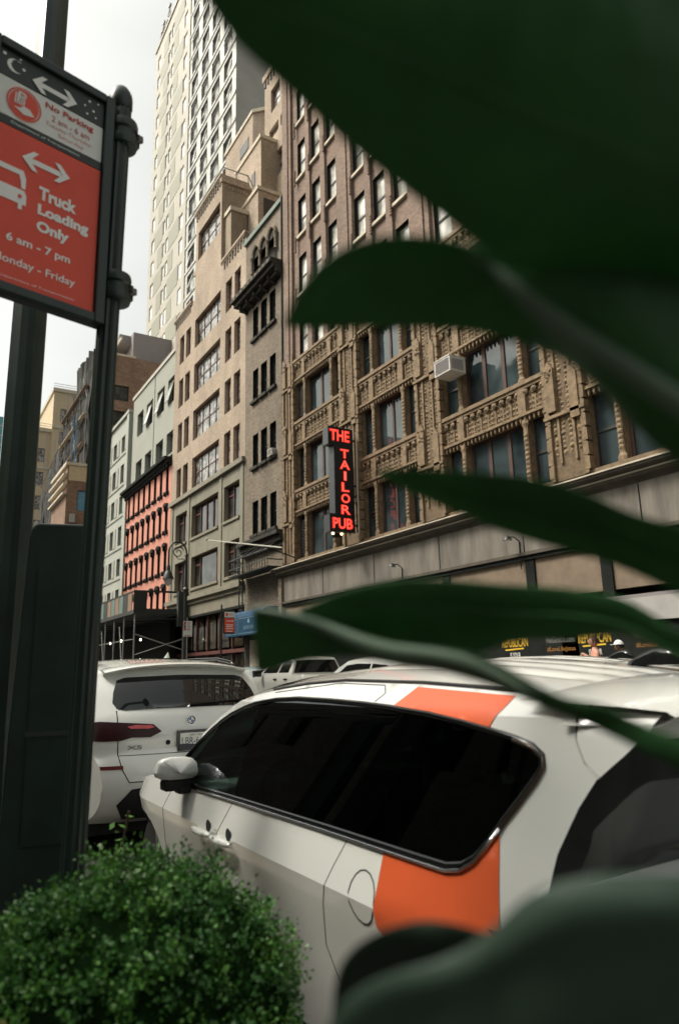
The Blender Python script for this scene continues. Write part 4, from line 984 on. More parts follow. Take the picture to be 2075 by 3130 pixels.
# ---------------------------------------------------------------- unseen near side of the street, heights set to shape the light
NB=brick('near_side_brick',(.27,.26,.24),(.2,.19,.18),(.2,.2,.19),bw=.3,bh=.1)
for i,(x0,x1,h,lab) in enumerate(((-20,14,9.6,'unseen brick building behind the camera, height set to shade the near car'),(-48,-20.2,24,'lower brick building on the near side before the corner'),(-90,-48.2,18,'long low brick building on the near side of the street'),(14.2,50,20,'tallest brick building on the near side to the right'))):
    b=empty('street_building',label=lab,cat='building');w=MB();ops=[(x,x+1.2,z,z+2) for z in range(5,int(h)-3,4) for x in [x0+1.5+k*3.2 for k in range(int((x1-x0-2)/3.2))]]
    t=MB();facade(t,x0,x1,.15,h,ops,0,.3,NB);w.add([(p[0],-5.0-p[1],p[2]) for p in t.v],t.f,NB)
    w.box(x0,x1,-22,-5.35,.15,h-.5,BLK);w.box(x0-.1,x1+.1,-5.7,-4.7,h-.3,h+.2,STN);w.build('wall',b)
LEAF={
 'A':[((-0.2840,0.0951,1.9447),(-0.2845,0.0956,1.9415),(-0.2849,0.0963,1.9383)),((-0.2709,0.1060,1.9424),(-0.2752,0.1077,1.9331),(-0.2878,0.1069,1.9286)),((-0.2580,0.1164,1.9400),(-0.2658,0.1195,1.9247),(-0.2891,0.1184,1.9187)),((-0.2459,0.1266,1.9376),(-0.2568,0.1311,1.9164),(-0.2871,0.1320,1.9095)),((-0.2350,0.1371,1.9356),(-0.2483,0.1425,1.9085),(-0.2844,0.1455,1.8996)),((-0.2252,0.1481,1.9341),(-0.2406,0.1540,1.9009),(-0.2815,0.1587,1.8886)),((-0.2161,0.1594,1.9328),(-0.2336,0.1655,1.8935),(-0.2784,0.1722,1.8778)),((-0.2074,0.1708,1.9317),(-0.2272,0.1772,1.8864),(-0.2754,0.1863,1.8677)),((-0.1986,0.1818,1.9308),(-0.2210,0.1889,1.8795),(-0.2722,0.2009,1.8578)),((-0.1896,0.1924,1.9299),(-0.2149,0.2007,1.8729),(-0.2678,0.2155,1.8477)),((-0.1807,0.2028,1.9291),(-0.2087,0.2125,1.8666),(-0.2632,0.2303,1.8379)),((-0.1720,0.2132,1.9286),(-0.2024,0.2243,1.8604),(-0.2613,0.2466,1.8285)),((-0.1636,0.2237,1.9283),(-0.1962,0.2363,1.8545),(-0.2612,0.2643,1.8197)),((-0.1558,0.2347,1.9284),(-0.1903,0.2485,1.8490),(-0.2561,0.2832,1.8168)),((-0.1484,0.2466,1.9291),(-0.1850,0.2613,1.8438),(-0.2481,0.3030,1.8176)),((-0.1411,0.2593,1.9310),(-0.1803,0.2749,1.8388),(-0.2408,0.3229,1.8165)),((-0.1339,0.2728,1.9335),(-0.1761,0.2890,1.8339),(-0.2344,0.3430,1.8131)),((-0.1272,0.2868,1.9359),(-0.1722,0.3040,1.8292),(-0.2282,0.3634,1.8085)),((-0.1212,0.3010,1.9373),(-0.1686,0.3198,1.8249),(-0.2222,0.3841,1.8031)),((-0.1163,0.3153,1.9370),(-0.1651,0.3366,1.8210),(-0.2163,0.4053,1.7972)),((-0.1129,0.3297,1.9344),(-0.1616,0.3546,1.8178),(-0.2105,0.4269,1.7911)),((-0.1107,0.3444,1.9298),(-0.1582,0.3743,1.8154),(-0.2050,0.4490,1.7841)),((-0.1094,0.3596,1.9237),(-0.1549,0.3956,1.8136),(-0.1997,0.4716,1.7766)),((-0.1085,0.3751,1.9167),(-0.1515,0.4179,1.8119),(-0.1943,0.4947,1.7685)),((-0.1075,0.3910,1.9092),(-0.1478,0.4410,1.8101),(-0.1888,0.5182,1.7601)),((-0.1060,0.4070,1.9020),(-0.1437,0.4643,1.8077),(-0.1830,0.5421,1.7517))],
 'B':[((-0.3791,0.1902,1.8180),(-0.3792,0.1902,1.8175),(-0.3794,0.1903,1.8166)),((-0.3685,0.1913,1.8290),(-0.3662,0.1981,1.8239),(-0.3752,0.2060,1.8172)),((-0.3577,0.1938,1.8387),(-0.3537,0.2061,1.8299),(-0.3663,0.2192,1.8163)),((-0.3462,0.1988,1.8470),(-0.3423,0.2149,1.8362),(-0.3551,0.2310,1.8147)),((-0.3343,0.2055,1.8521),(-0.3313,0.2242,1.8417),(-0.3452,0.2433,1.8134)),((-0.3218,0.2140,1.8539),(-0.3201,0.2339,1.8448),(-0.3357,0.2556,1.8120)),((-0.3100,0.2229,1.8534),(-0.3088,0.2442,1.8456),(-0.3261,0.2678,1.8102)),((-0.2989,0.2324,1.8508),(-0.2973,0.2543,1.8440),(-0.3168,0.2799,1.8080)),((-0.2895,0.2426,1.8478),(-0.2850,0.2634,1.8401),(-0.3078,0.2918,1.8046)),((-0.2815,0.2536,1.8441),(-0.2751,0.2714,1.8318),(-0.2991,0.3035,1.8000)),((-0.2737,0.2637,1.8385),(-0.2685,0.2781,1.8187),(-0.2909,0.3150,1.7945)),((-0.2659,0.2731,1.8313),(-0.2625,0.2858,1.8070),(-0.2832,0.3266,1.7883)),((-0.2575,0.2825,1.8269),(-0.2574,0.2948,1.7970),(-0.2764,0.3373,1.7805)),((-0.2485,0.2919,1.8245),(-0.2526,0.3044,1.7877),(-0.2709,0.3457,1.7695)),((-0.2398,0.3016,1.8227),(-0.2472,0.3138,1.7787),(-0.2662,0.3531,1.7572)),((-0.2321,0.3118,1.8205),(-0.2414,0.3232,1.7701),(-0.2617,0.3613,1.7459)),((-0.2250,0.3226,1.8181),(-0.2358,0.3328,1.7619),(-0.2573,0.3700,1.7349)),((-0.2184,0.3340,1.8159),(-0.2307,0.3428,1.7539),(-0.2530,0.3793,1.7246)),((-0.2124,0.3459,1.8136),(-0.2259,0.3533,1.7461),(-0.2488,0.3895,1.7150)),((-0.2068,0.3583,1.8110),(-0.2214,0.3645,1.7387),(-0.2446,0.4008,1.7064)),((-0.2020,0.3714,1.8081),(-0.2173,0.3768,1.7320),(-0.2406,0.4132,1.6983)),((-0.1979,0.3854,1.8048),(-0.2137,0.3906,1.7262),(-0.2365,0.4263,1.6907)),((-0.1942,0.4002,1.8012),(-0.2104,0.4058,1.7208),(-0.2324,0.4399,1.6833)),((-0.1907,0.4155,1.7973),(-0.2072,0.4219,1.7157),(-0.2283,0.4537,1.6759)),((-0.1871,0.4311,1.7934),(-0.2039,0.4383,1.7105),(-0.2241,0.4674,1.6684)),((-0.1831,0.4466,1.7895),(-0.2003,0.4545,1.7049),(-0.2199,0.4808,1.6604))],
 'C':[((-0.4382,0.2994,1.7508),(-0.4385,0.2995,1.7492),(-0.4390,0.2997,1.7469)),((-0.4292,0.3087,1.7499),(-0.4330,0.3108,1.7455),(-0.4380,0.3130,1.7416)),((-0.4204,0.3180,1.7490),(-0.4277,0.3221,1.7419),(-0.4365,0.3263,1.7361)),((-0.4116,0.3271,1.7480),(-0.4220,0.3332,1.7381),(-0.4329,0.3385,1.7307)),((-0.4030,0.3362,1.7465),(-0.4154,0.3435,1.7338),(-0.4276,0.3499,1.7254)),((-0.3945,0.3451,1.7446),(-0.4079,0.3527,1.7288),(-0.4213,0.3604,1.7199)),((-0.3861,0.3540,1.7426),(-0.4000,0.3613,1.7236),(-0.4140,0.3700,1.7138)),((-0.3779,0.3627,1.7404),(-0.3920,0.3698,1.7187),(-0.4059,0.3785,1.7076)),((-0.3697,0.3714,1.7383),(-0.3841,0.3785,1.7144),(-0.3979,0.3871,1.7018)),((-0.3617,0.3800,1.7360),(-0.3761,0.3870,1.7105),(-0.3901,0.3961,1.6968)),((-0.3538,0.3882,1.7330),(-0.3682,0.3955,1.7068),(-0.3823,0.4053,1.6922)),((-0.3460,0.3959,1.7289),(-0.3603,0.4039,1.7034),(-0.3745,0.4143,1.6879)),((-0.3383,0.4032,1.7241),(-0.3523,0.4123,1.7004),(-0.3666,0.4229,1.6835)),((-0.3310,0.4103,1.7189),(-0.3445,0.4203,1.6969),(-0.3585,0.4312,1.6793)),((-0.3240,0.4171,1.7131),(-0.3367,0.4275,1.6923),(-0.3505,0.4392,1.6749)),((-0.3173,0.4237,1.7070),(-0.3291,0.4341,1.6868),(-0.3427,0.4469,1.6699)),((-0.3106,0.4306,1.7018),(-0.3218,0.4409,1.6815),(-0.3351,0.4541,1.6644)),((-0.3035,0.4378,1.6978),(-0.3148,0.4481,1.6767),(-0.3277,0.4610,1.6586)),((-0.2966,0.4451,1.6943),(-0.3081,0.4556,1.6720),(-0.3205,0.4678,1.6528)),((-0.2899,0.4529,1.6910),(-0.3018,0.4635,1.6676),(-0.3135,0.4749,1.6473)),((-0.2840,0.4611,1.6874),(-0.2958,0.4720,1.6635),(-0.3066,0.4824,1.6423)),((-0.2787,0.4702,1.6836),(-0.2903,0.4813,1.6597),(-0.3001,0.4905,1.6379)),((-0.2739,0.4799,1.6797),(-0.2852,0.4913,1.6561),(-0.2937,0.4990,1.6338)),((-0.2694,0.4899,1.6758),(-0.2802,0.5018,1.6527),(-0.2875,0.5077,1.6299)),((-0.2649,0.5001,1.6719),(-0.2753,0.5123,1.6492),(-0.2813,0.5164,1.6260)),((-0.2602,0.5099,1.6680),(-0.2703,0.5226,1.6457),(-0.2751,0.5248,1.6220))],
 'D':[((-0.5347,0.2818,1.6510),(-0.5350,0.2820,1.6496),(-0.5370,0.2829,1.6396)),((-0.5264,0.2935,1.6571),(-0.5274,0.2949,1.6514),(-0.5347,0.2972,1.6328)),((-0.5152,0.3038,1.6623),(-0.5191,0.3075,1.6529),(-0.5324,0.3117,1.6259)),((-0.5018,0.3128,1.6663),(-0.5082,0.3185,1.6535),(-0.5280,0.3259,1.6208)),((-0.4889,0.3222,1.6691),(-0.4959,0.3284,1.6534),(-0.5213,0.3398,1.6185)),((-0.4763,0.3318,1.6707),(-0.4844,0.3384,1.6524),(-0.5129,0.3530,1.6172)),((-0.4648,0.3419,1.6711),(-0.4732,0.3484,1.6507),(-0.5029,0.3647,1.6152)),((-0.4541,0.3524,1.6705),(-0.4624,0.3583,1.6489),(-0.4916,0.3752,1.6131)),((-0.4437,0.3629,1.6695),(-0.4520,0.3682,1.6467),(-0.4803,0.3856,1.6116)),((-0.4339,0.3735,1.6678),(-0.4418,0.3781,1.6446),(-0.4693,0.3960,1.6102)),((-0.4244,0.3841,1.6658),(-0.4319,0.3879,1.6427),(-0.4582,0.4060,1.6103)),((-0.4151,0.3948,1.6638),(-0.4223,0.3978,1.6409),(-0.4469,0.4151,1.6137)),((-0.4060,0.4055,1.6624),(-0.4128,0.4077,1.6394),(-0.4356,0.4237,1.6186)),((-0.3971,0.4164,1.6612),(-0.4036,0.4177,1.6386),(-0.4249,0.4331,1.6209)),((-0.3883,0.4271,1.6599),(-0.3945,0.4278,1.6381),(-0.4150,0.4432,1.6207)),((-0.3795,0.4375,1.6579),(-0.3856,0.4376,1.6370),(-0.4053,0.4534,1.6198)),((-0.3705,0.4473,1.6553),(-0.3767,0.4471,1.6349),(-0.3954,0.4634,1.6198)),((-0.3614,0.4567,1.6524),(-0.3679,0.4564,1.6322),(-0.3857,0.4735,1.6213)),((-0.3528,0.4655,1.6480),(-0.3593,0.4651,1.6285),(-0.3757,0.4827,1.6219)),((-0.3451,0.4731,1.6413),(-0.3514,0.4729,1.6229),(-0.3651,0.4891,1.6187)),((-0.3379,0.4800,1.6331),(-0.3441,0.4797,1.6157),(-0.3538,0.4925,1.6122)),((-0.3312,0.4875,1.6254),(-0.3369,0.4869,1.6090),(-0.3432,0.4963,1.6057)),((-0.3250,0.4956,1.6180),(-0.3298,0.4952,1.6036),(-0.3342,0.5020,1.6000)),((-0.3193,0.5042,1.6106),(-0.3229,0.5040,1.5988),(-0.3260,0.5088,1.5945)),((-0.3136,0.5129,1.6032),(-0.3160,0.5131,1.5944),(-0.3183,0.5159,1.5890)),((-0.3079,0.5213,1.5960),(-0.3092,0.5219,1.5898),(-0.3104,0.5225,1.5836))],
 'E':[((-0.5728,0.2561,1.6566),(-0.5731,0.2562,1.6551),(-0.6020,0.2727,1.5977)),((-0.5569,0.2690,1.6536),(-0.5567,0.2687,1.6503),(-0.5886,0.2813,1.6002)),((-0.5429,0.2820,1.6495),(-0.5401,0.2804,1.6454),(-0.5672,0.2906,1.6065)),((-0.5303,0.2952,1.6442),(-0.5303,0.2947,1.6396),(-0.5492,0.3018,1.6095)),((-0.5155,0.3062,1.6377),(-0.5174,0.3065,1.6322),(-0.5321,0.3132,1.6117)),((-0.4997,0.3158,1.6306),(-0.5017,0.3159,1.6244),(-0.5157,0.3244,1.6116)),((-0.4851,0.3258,1.6244),(-0.4870,0.3259,1.6179),(-0.4994,0.3347,1.6073)),((-0.4707,0.3359,1.6200),(-0.4729,0.3364,1.6136),(-0.4792,0.3411,1.6023)),((-0.4553,0.3454,1.6179),(-0.4596,0.3477,1.6115),(-0.4639,0.3509,1.5997)),((-0.4386,0.3534,1.6164),(-0.4446,0.3571,1.6090),(-0.4515,0.3625,1.5978)),((-0.4232,0.3613,1.6138),(-0.4293,0.3651,1.6056),(-0.4387,0.3725,1.5932)),((-0.4109,0.3706,1.6093),(-0.4158,0.3730,1.5998),(-0.4259,0.3818,1.5882)),((-0.3970,0.3763,1.6025),(-0.4023,0.3794,1.5929),(-0.4126,0.3897,1.5828)),((-0.3833,0.3805,1.5945),(-0.3880,0.3837,1.5855),(-0.3983,0.3953,1.5765)),((-0.3713,0.3852,1.5864),(-0.3742,0.3880,1.5789),(-0.3832,0.3992,1.5708)),((-0.3600,0.3911,1.5796),(-0.3608,0.3925,1.5731),(-0.3667,0.4013,1.5659)),((-0.3465,0.3958,1.5761),(-0.3482,0.3973,1.5678),(-0.3512,0.4032,1.5611)),((-0.3319,0.3993,1.5747),(-0.3362,0.4024,1.5630),(-0.3378,0.4060,1.5557)),((-0.3219,0.4056,1.5695),(-0.3248,0.4075,1.5582),(-0.3257,0.4094,1.5502)),((-0.3139,0.4131,1.5630),(-0.3139,0.4122,1.5534),(-0.3148,0.4135,1.5448)),((-0.3048,0.4197,1.5579),(-0.3037,0.4173,1.5485),(-0.3053,0.4191,1.5394)),((-0.2949,0.4255,1.5537),(-0.2948,0.4236,1.5436),(-0.2974,0.4263,1.5339)),((-0.2865,0.4325,1.5492),(-0.2874,0.4316,1.5383),(-0.2905,0.4347,1.5283)),((-0.2795,0.4408,1.5441),(-0.2810,0.4408,1.5329),(-0.2840,0.4436,1.5226)),((-0.2730,0.4498,1.5389),(-0.2750,0.4504,1.5274),(-0.2777,0.4525,1.5170)),((-0.2664,0.4584,1.5337),(-0.2688,0.4595,1.5220),(-0.2709,0.4605,1.5116))],
 'G':[((-0.4559,0.2587,1.3630),(-0.4549,0.2674,1.3465),(-0.4493,0.2862,1.3242)),((-0.4511,0.2571,1.3755),(-0.4506,0.2659,1.3584),(-0.4443,0.2858,1.3346)),((-0.4462,0.2557,1.3879),(-0.4463,0.2645,1.3702),(-0.4393,0.2857,1.3449)),((-0.4412,0.2544,1.4003),(-0.4411,0.2641,1.3817),(-0.4334,0.2862,1.3549)),((-0.4361,0.2534,1.4127),(-0.4351,0.2646,1.3931),(-0.4270,0.2875,1.3646)),((-0.4293,0.2550,1.4235),(-0.4282,0.2666,1.4035),(-0.4199,0.2905,1.3725)),((-0.4207,0.2594,1.4327),(-0.4201,0.2704,1.4126),(-0.4122,0.2949,1.3791)),((-0.4116,0.2651,1.4397),(-0.4118,0.2757,1.4197),(-0.4050,0.2999,1.3847)),((-0.4027,0.2721,1.4446),(-0.4037,0.2824,1.4246),(-0.3974,0.3049,1.3896)),((-0.3966,0.2812,1.4475),(-0.3938,0.2882,1.4288),(-0.3871,0.3083,1.3941)),((-0.3897,0.2899,1.4492),(-0.3825,0.2929,1.4323),(-0.3779,0.3125,1.3971)),((-0.3788,0.2956,1.4502),(-0.3757,0.3007,1.4327),(-0.3733,0.3203,1.3971)),((-0.3703,0.3025,1.4494),(-0.3710,0.3102,1.4312),(-0.3689,0.3283,1.3964)),((-0.3660,0.3122,1.4458),(-0.3642,0.3176,1.4301),(-0.3627,0.3345,1.3962)),((-0.3605,0.3211,1.4429),(-0.3571,0.3245,1.4289),(-0.3563,0.3403,1.3959)),((-0.3524,0.3277,1.4417),(-0.3504,0.3317,1.4278),(-0.3504,0.3464,1.3951)),((-0.3439,0.3338,1.4409),(-0.3440,0.3391,1.4265),(-0.3448,0.3525,1.3940)),((-0.3371,0.3414,1.4397),(-0.3382,0.3469,1.4249),(-0.3396,0.3589,1.3927)),((-0.3316,0.3504,1.4383),(-0.3332,0.3553,1.4229),(-0.3349,0.3661,1.3913)),((-0.3268,0.3601,1.4366),(-0.3286,0.3642,1.4204),(-0.3308,0.3738,1.3897)),((-0.3220,0.3698,1.4347),(-0.3241,0.3733,1.4179),(-0.3268,0.3817,1.3879)),((-0.3170,0.3790,1.4324),(-0.3195,0.3821,1.4155),(-0.3227,0.3893,1.3862)),((-0.3121,0.3882,1.4297),(-0.3148,0.3909,1.4131),(-0.3186,0.3969,1.3843)),((-0.3073,0.3974,1.4267),(-0.3101,0.3996,1.4107),(-0.3145,0.4046,1.3824)),((-0.3025,0.4066,1.4237),(-0.3054,0.4084,1.4083),(-0.3104,0.4122,1.3804)),((-0.2977,0.4158,1.4208),(-0.3007,0.4172,1.4059),(-0.3063,0.4198,1.3785))],
 'F':[((-0.3581,0.1983,1.4189),(-0.3594,0.2037,1.4017),(-0.3565,0.2059,1.3616)),((-0.3513,0.2007,1.4298),(-0.3492,0.2066,1.4121),(-0.3484,0.2126,1.3633)),((-0.3442,0.2036,1.4400),(-0.3394,0.2100,1.4216),(-0.3405,0.2192,1.3651)),((-0.3359,0.2088,1.4475),(-0.3310,0.2155,1.4284),(-0.3326,0.2257,1.3668)),((-0.3270,0.2153,1.4531),(-0.3233,0.2223,1.4334),(-0.3246,0.2318,1.3688)),((-0.3187,0.2223,1.4572),(-0.3143,0.2281,1.4387),(-0.3165,0.2377,1.3708)),((-0.3105,0.2295,1.4608),(-0.3042,0.2330,1.4441),(-0.3089,0.2437,1.3726)),((-0.3024,0.2364,1.4649),(-0.2951,0.2384,1.4490),(-0.3014,0.2496,1.3744)),((-0.2944,0.2427,1.4698),(-0.2879,0.2449,1.4532),(-0.2940,0.2553,1.3762)),((-0.2864,0.2477,1.4766),(-0.2797,0.2504,1.4582),(-0.2866,0.2608,1.3780)),((-0.2783,0.2515,1.4843),(-0.2692,0.2530,1.4650),(-0.2793,0.2663,1.3798)),((-0.2701,0.2541,1.4930),(-0.2597,0.2564,1.4710),(-0.2723,0.2718,1.3814)),((-0.2619,0.2582,1.4995),(-0.2518,0.2612,1.4758),(-0.2656,0.2773,1.3829)),((-0.2538,0.2634,1.5042),(-0.2440,0.2662,1.4794),(-0.2593,0.2831,1.3841)),((-0.2460,0.2693,1.5070),(-0.2365,0.2715,1.4822),(-0.2532,0.2890,1.3852)),((-0.2387,0.2756,1.5088),(-0.2293,0.2770,1.4841),(-0.2472,0.2948,1.3862)),((-0.2319,0.2822,1.5096),(-0.2224,0.2825,1.4855),(-0.2414,0.3007,1.3872)),((-0.2253,0.2889,1.5100),(-0.2157,0.2881,1.4867),(-0.2356,0.3065,1.3881)),((-0.2188,0.2955,1.5102),(-0.2098,0.2945,1.4873),(-0.2300,0.3123,1.3890)),((-0.2126,0.3021,1.5100),(-0.2050,0.3022,1.4872),(-0.2243,0.3180,1.3900)),((-0.2068,0.3092,1.5097),(-0.2005,0.3105,1.4867),(-0.2188,0.3237,1.3909)),((-0.2016,0.3171,1.5090),(-0.1958,0.3185,1.4864),(-0.2136,0.3299,1.3914)),((-0.1968,0.3255,1.5081),(-0.1911,0.3265,1.4860),(-0.2089,0.3367,1.3915)),((-0.1922,0.3342,1.5070),(-0.1864,0.3344,1.4856),(-0.2046,0.3441,1.3912)),((-0.1876,0.3431,1.5059),(-0.1817,0.3424,1.4851),(-0.2004,0.3516,1.3909)),((-0.1829,0.3517,1.5049),(-0.1770,0.3503,1.4847),(-0.1961,0.3591,1.3905))],
}
# ---------------------------------------------------------------- vehicles
def clipgrid(poly,dx,dz):
    """triangulated sheet of a 2D outline cut on a regular grid so that it can be bent to a surface"""
    bm=bmesh.new();vs=[bm.verts.new((a,0,b)) for a,b in poly];bm.faces.new(vs)
    xs=[p[0] for p in poly];zs=[p[1] for p in poly]
    for ax,lo,hi,st in ((0,min(xs),max(xs),dx),(2,min(zs),max(zs),dz)):
        c=math.ceil((lo+1e-4)/st)*st
        while c<hi-1e-4:
            co=[0,0,0];no=[0,0,0];co[ax]=c;no[ax]=1
            bmesh.ops.bisect_plane(bm,geom=bm.verts[:]+bm.edges[:]+bm.faces[:],plane_co=co,plane_no=no);c+=st
    bmesh.ops.triangulate(bm,faces=[f for f in bm.faces if len(f.verts)>4])
    bm.verts.index_update();V=[(v.co.x,v.co.z) for v in bm.verts];F=[[v.index for v in f.verts] for f in bm.faces];bm.free();return V,F
def dens(path,st=.06):
    """path of (x,z,...) resampled finely; extra columns interpolated, last column (tag) kept"""
    out=[]
    for a,b in zip(path,path[1:]):
        n=max(1,int(math.hypot(b[0]-a[0],b[1]-a[1])/st))
        for i in range(n):
            t=i/n;out.append([a[k]+(b[k]-a[k])*t for k in range(3)]+[a[3]])
    out.append(list(path[-1]));return out
def arc(cx,cz,r,a0,a1,n=14):return [(cx+r*math.cos(R(a0+(a1-a0)*i/n)),cz+r*math.sin(R(a0+(a1-a0)*i/n))) for i in range(n+1)]
def chaik(P,it=2):
    for _ in range(it):
        q=[P[0]]
        for a,b in zip(P,P[1:]):
            q.append(tuple(.75*a[k]+.25*b[k] for k in range(3))+(a[3],));q.append(tuple(.25*a[k]+.75*b[k] for k in range(3))+(a[3],))
        q.append(P[-1]);P=q
    return P
def smooth_path(p,it=2):
    """round the corners of a 2D polyline (Chaikin)"""
    for _ in range(it):
        q=[p[0]]
        for a,b in zip(p,p[1:]):
            q.append(tuple(.75*a[k]+.25*b[k] for k in range(len(a)) if not isinstance(a[k],str))+((a[3],) if len(a)>3 else ()))
            q.append(tuple(.25*a[k]+.75*b[k] for k in range(len(a)) if not isinstance(a[k],str))+((a[3],) if len(a)>3 else ()))
        q.append(p[-1]);p=q
    return p
class Car:
    def __init__(c,W,inset,path,vis=.9,K=28,roofmod=None,p=2.4):
        c.W=W;c.S=inset;c.path=dens(path);c.K=K;c.mod=roofmod;c.vis=vis;c.p=p
    def side(c,x,z,off=0,far=False):
        y=c.S(x,z)-off;return (x,c.W-y if far else y,z)
    def strip(c,i,v,off=0):
        P=c.path;a=P[max(i-1,0)];b=P[min(i+1,len(P)-1)];tx,tz=b[0]-a[0],b[1]-a[1];l=math.hypot(tx,tz) or 1
        nx,nz=tz/l,-tx/l;q=P[i];ye=c.S(q[0],q[1]);cr_=q[2]*(1-abs(v)**c.p)+off
        if c.mod:cr_+=c.mod(q[0],q[1],v)
        return (q[0]+nx*cr_,ye+(c.W-2*ye)*(v+1)/2,q[1]+nz*cr_)
    def at(c,i0,i1,y,z,off=0):
        """point on the front or rear skin with given y,z; i0..i1 is the index range to search"""
        def nd(i):
            q=c.path[i];ye=c.S(q[0],q[1]);v=max(-1,min(1,2*(y-ye)/(c.W-2*ye)-1));return c.strip(i,v,off)
        best=None;a=nd(i0)
        for i in range(i0,i1-1):
            b=nd(i+1)
            if (a[2]-z)*(b[2]-z)<=0 and a[2]!=b[2]:
                t=(z-a[2])/(b[2]-a[2]);x=a[0]+(b[0]-a[0])*t
                if best is None or x>best:best=x
            a=b
        return (best if best is not None else a[0],y,z)
    def body(c,mb,side_polys,mat,glass={},dx=.07,gm=None):
        for poly in side_polys:
            V,F=clipgrid(poly,dx,dx)
            for far in (False,True):mb.add([c.side(x,z,0,far) for x,z in V],F,mat)
        P=c.path;K=c.K;pts=[[c.strip(i,-1+2*k/K) for k in range(K+1)] for i in range(len(P))]
        W={}
        for i in range(len(P)-1):
            for k in range(K):
                v=-1+2*(k+.5)/K;t=P[i][3]
                tgt=glass.get(t) if (t in glass and abs(v)<(c.vis[t] if isinstance(c.vis,dict) else c.vis)) else mb
                W.setdefault(id(tgt),(tgt,[]))[1].append((i,k))
        for tgt,cells in W.values():
            idx={};vs=[];fs=[]
            for i,k in cells:
                f=[]
                for a,b in ((i,k),(i,k+1),(i+1,k+1),(i+1,k)):
                    if (a,b) not in idx:idx[(a,b)]=len(vs);vs.append(pts[a][b])
                    f.append(idx[(a,b)])
                fs.append(f)
            tgt.add(vs,fs,mat if tgt is mb else gm)
def weld(o,d=.0015,ang=24):
    bm=bmesh.new();bm.from_mesh(o.data);bmesh.ops.remove_doubles(bm,verts=bm.verts,dist=d);bmesh.ops.recalc_face_normals(bm,faces=bm.faces);bm.to_mesh(o.data);bm.free()
    o.data.polygons.foreach_set('use_smooth',[True]*len(o.data.polygons))
    try:o.data.set_sharp_from_angle(angle=R(ang))
    except Exception:pass
    return o
PAINT=pm('white_car_paint',(.78,.79,.75),.22,.015,3,coat=1,spec=.5)
PAINT2=pm('pearl_car_paint',(.70,.71,.67),.25,.015,3,coat=1)
PAINT3=pm('old_white_paint',(.55,.55,.50),.35,.03,3,coat=.6)
PAINT4=pm('pale_blue_paint',(.42,.48,.48),.25,.02,3,coat=.8)
ORG=pm('orange_wrap',(.72,.12,.038),.4,.02,5,coat=.2,spec=.3)
TRIM=pm('gloss_black_trim',(.006,.007,.007),.12,0)
RUB=pm('rubber',(.012,.012,.012),.8,0);CHR=pm('chrome',(.75,.76,.78),.12,0,metal=1)
PRV=carglass('privacy_glass',(.012,.018,.016),1.38);CLR=carglass('green_glass',(.70,.93,.82),1.35);DRK=pm('dark_car_glass',(.006,.008,.008),.03,0,spec=.6)
INT=pm('car_interior',(.012,.013,.012),.8,.2);ALU=pm('alloy_wheel',(.42,.43,.42),.3,0,metal=.8);TLR=pm('tail_light_red',(.22,.008,.01),.1,.1,8,coat=1)
def wheel(b,x,y,r,side,rimr=.66,w=.24):
    o=MB();o.lathe([(r*.7,-w/2),(r*.93,-w/2),(r,-w/2+.03),(r,w/2-.03),(r*.93,w/2),(r*.7,w/2)],(x,y,r),RUB,28,axis='y');t=o.build('tyre');t.parent=b
    k=MB();s=side;yy=y+s*(w/2-.02)
    k.lathe([(r*.70,-.02),(r*.72,0),(r*.68,.012),(r*.66,-.03),(.02,-.05)] if 0 else [(r*.72,-.012),(r*.72,.012)],(x,yy-s*.03,r),BLK,28,axis='y')
    for i in range(5):
        a=6.283*i/5+.3
        for d in (-.13,.13):
            p=[Vector((x+q*math.cos(a+d*(1 if j else .3)),yy,r+q*math.sin(a+d*(1 if j else .3)))) for j,q in enumerate((r*.1,r*.68))];k.tube(p,[.022,.03],ALU,6)
    n=28;k.tube([(x+r*.7*math.cos(6.283*i/n),yy,r+r*.7*math.sin(6.283*i/n)) for i in range(n)],.018,ALU,6,closed=True);k.lathe([(r*.16,-.02),(r*.14,.02)],(x,yy,r),ALU,12,axis='y')
    h=k.build('rim',smooth=30);h.parent=t
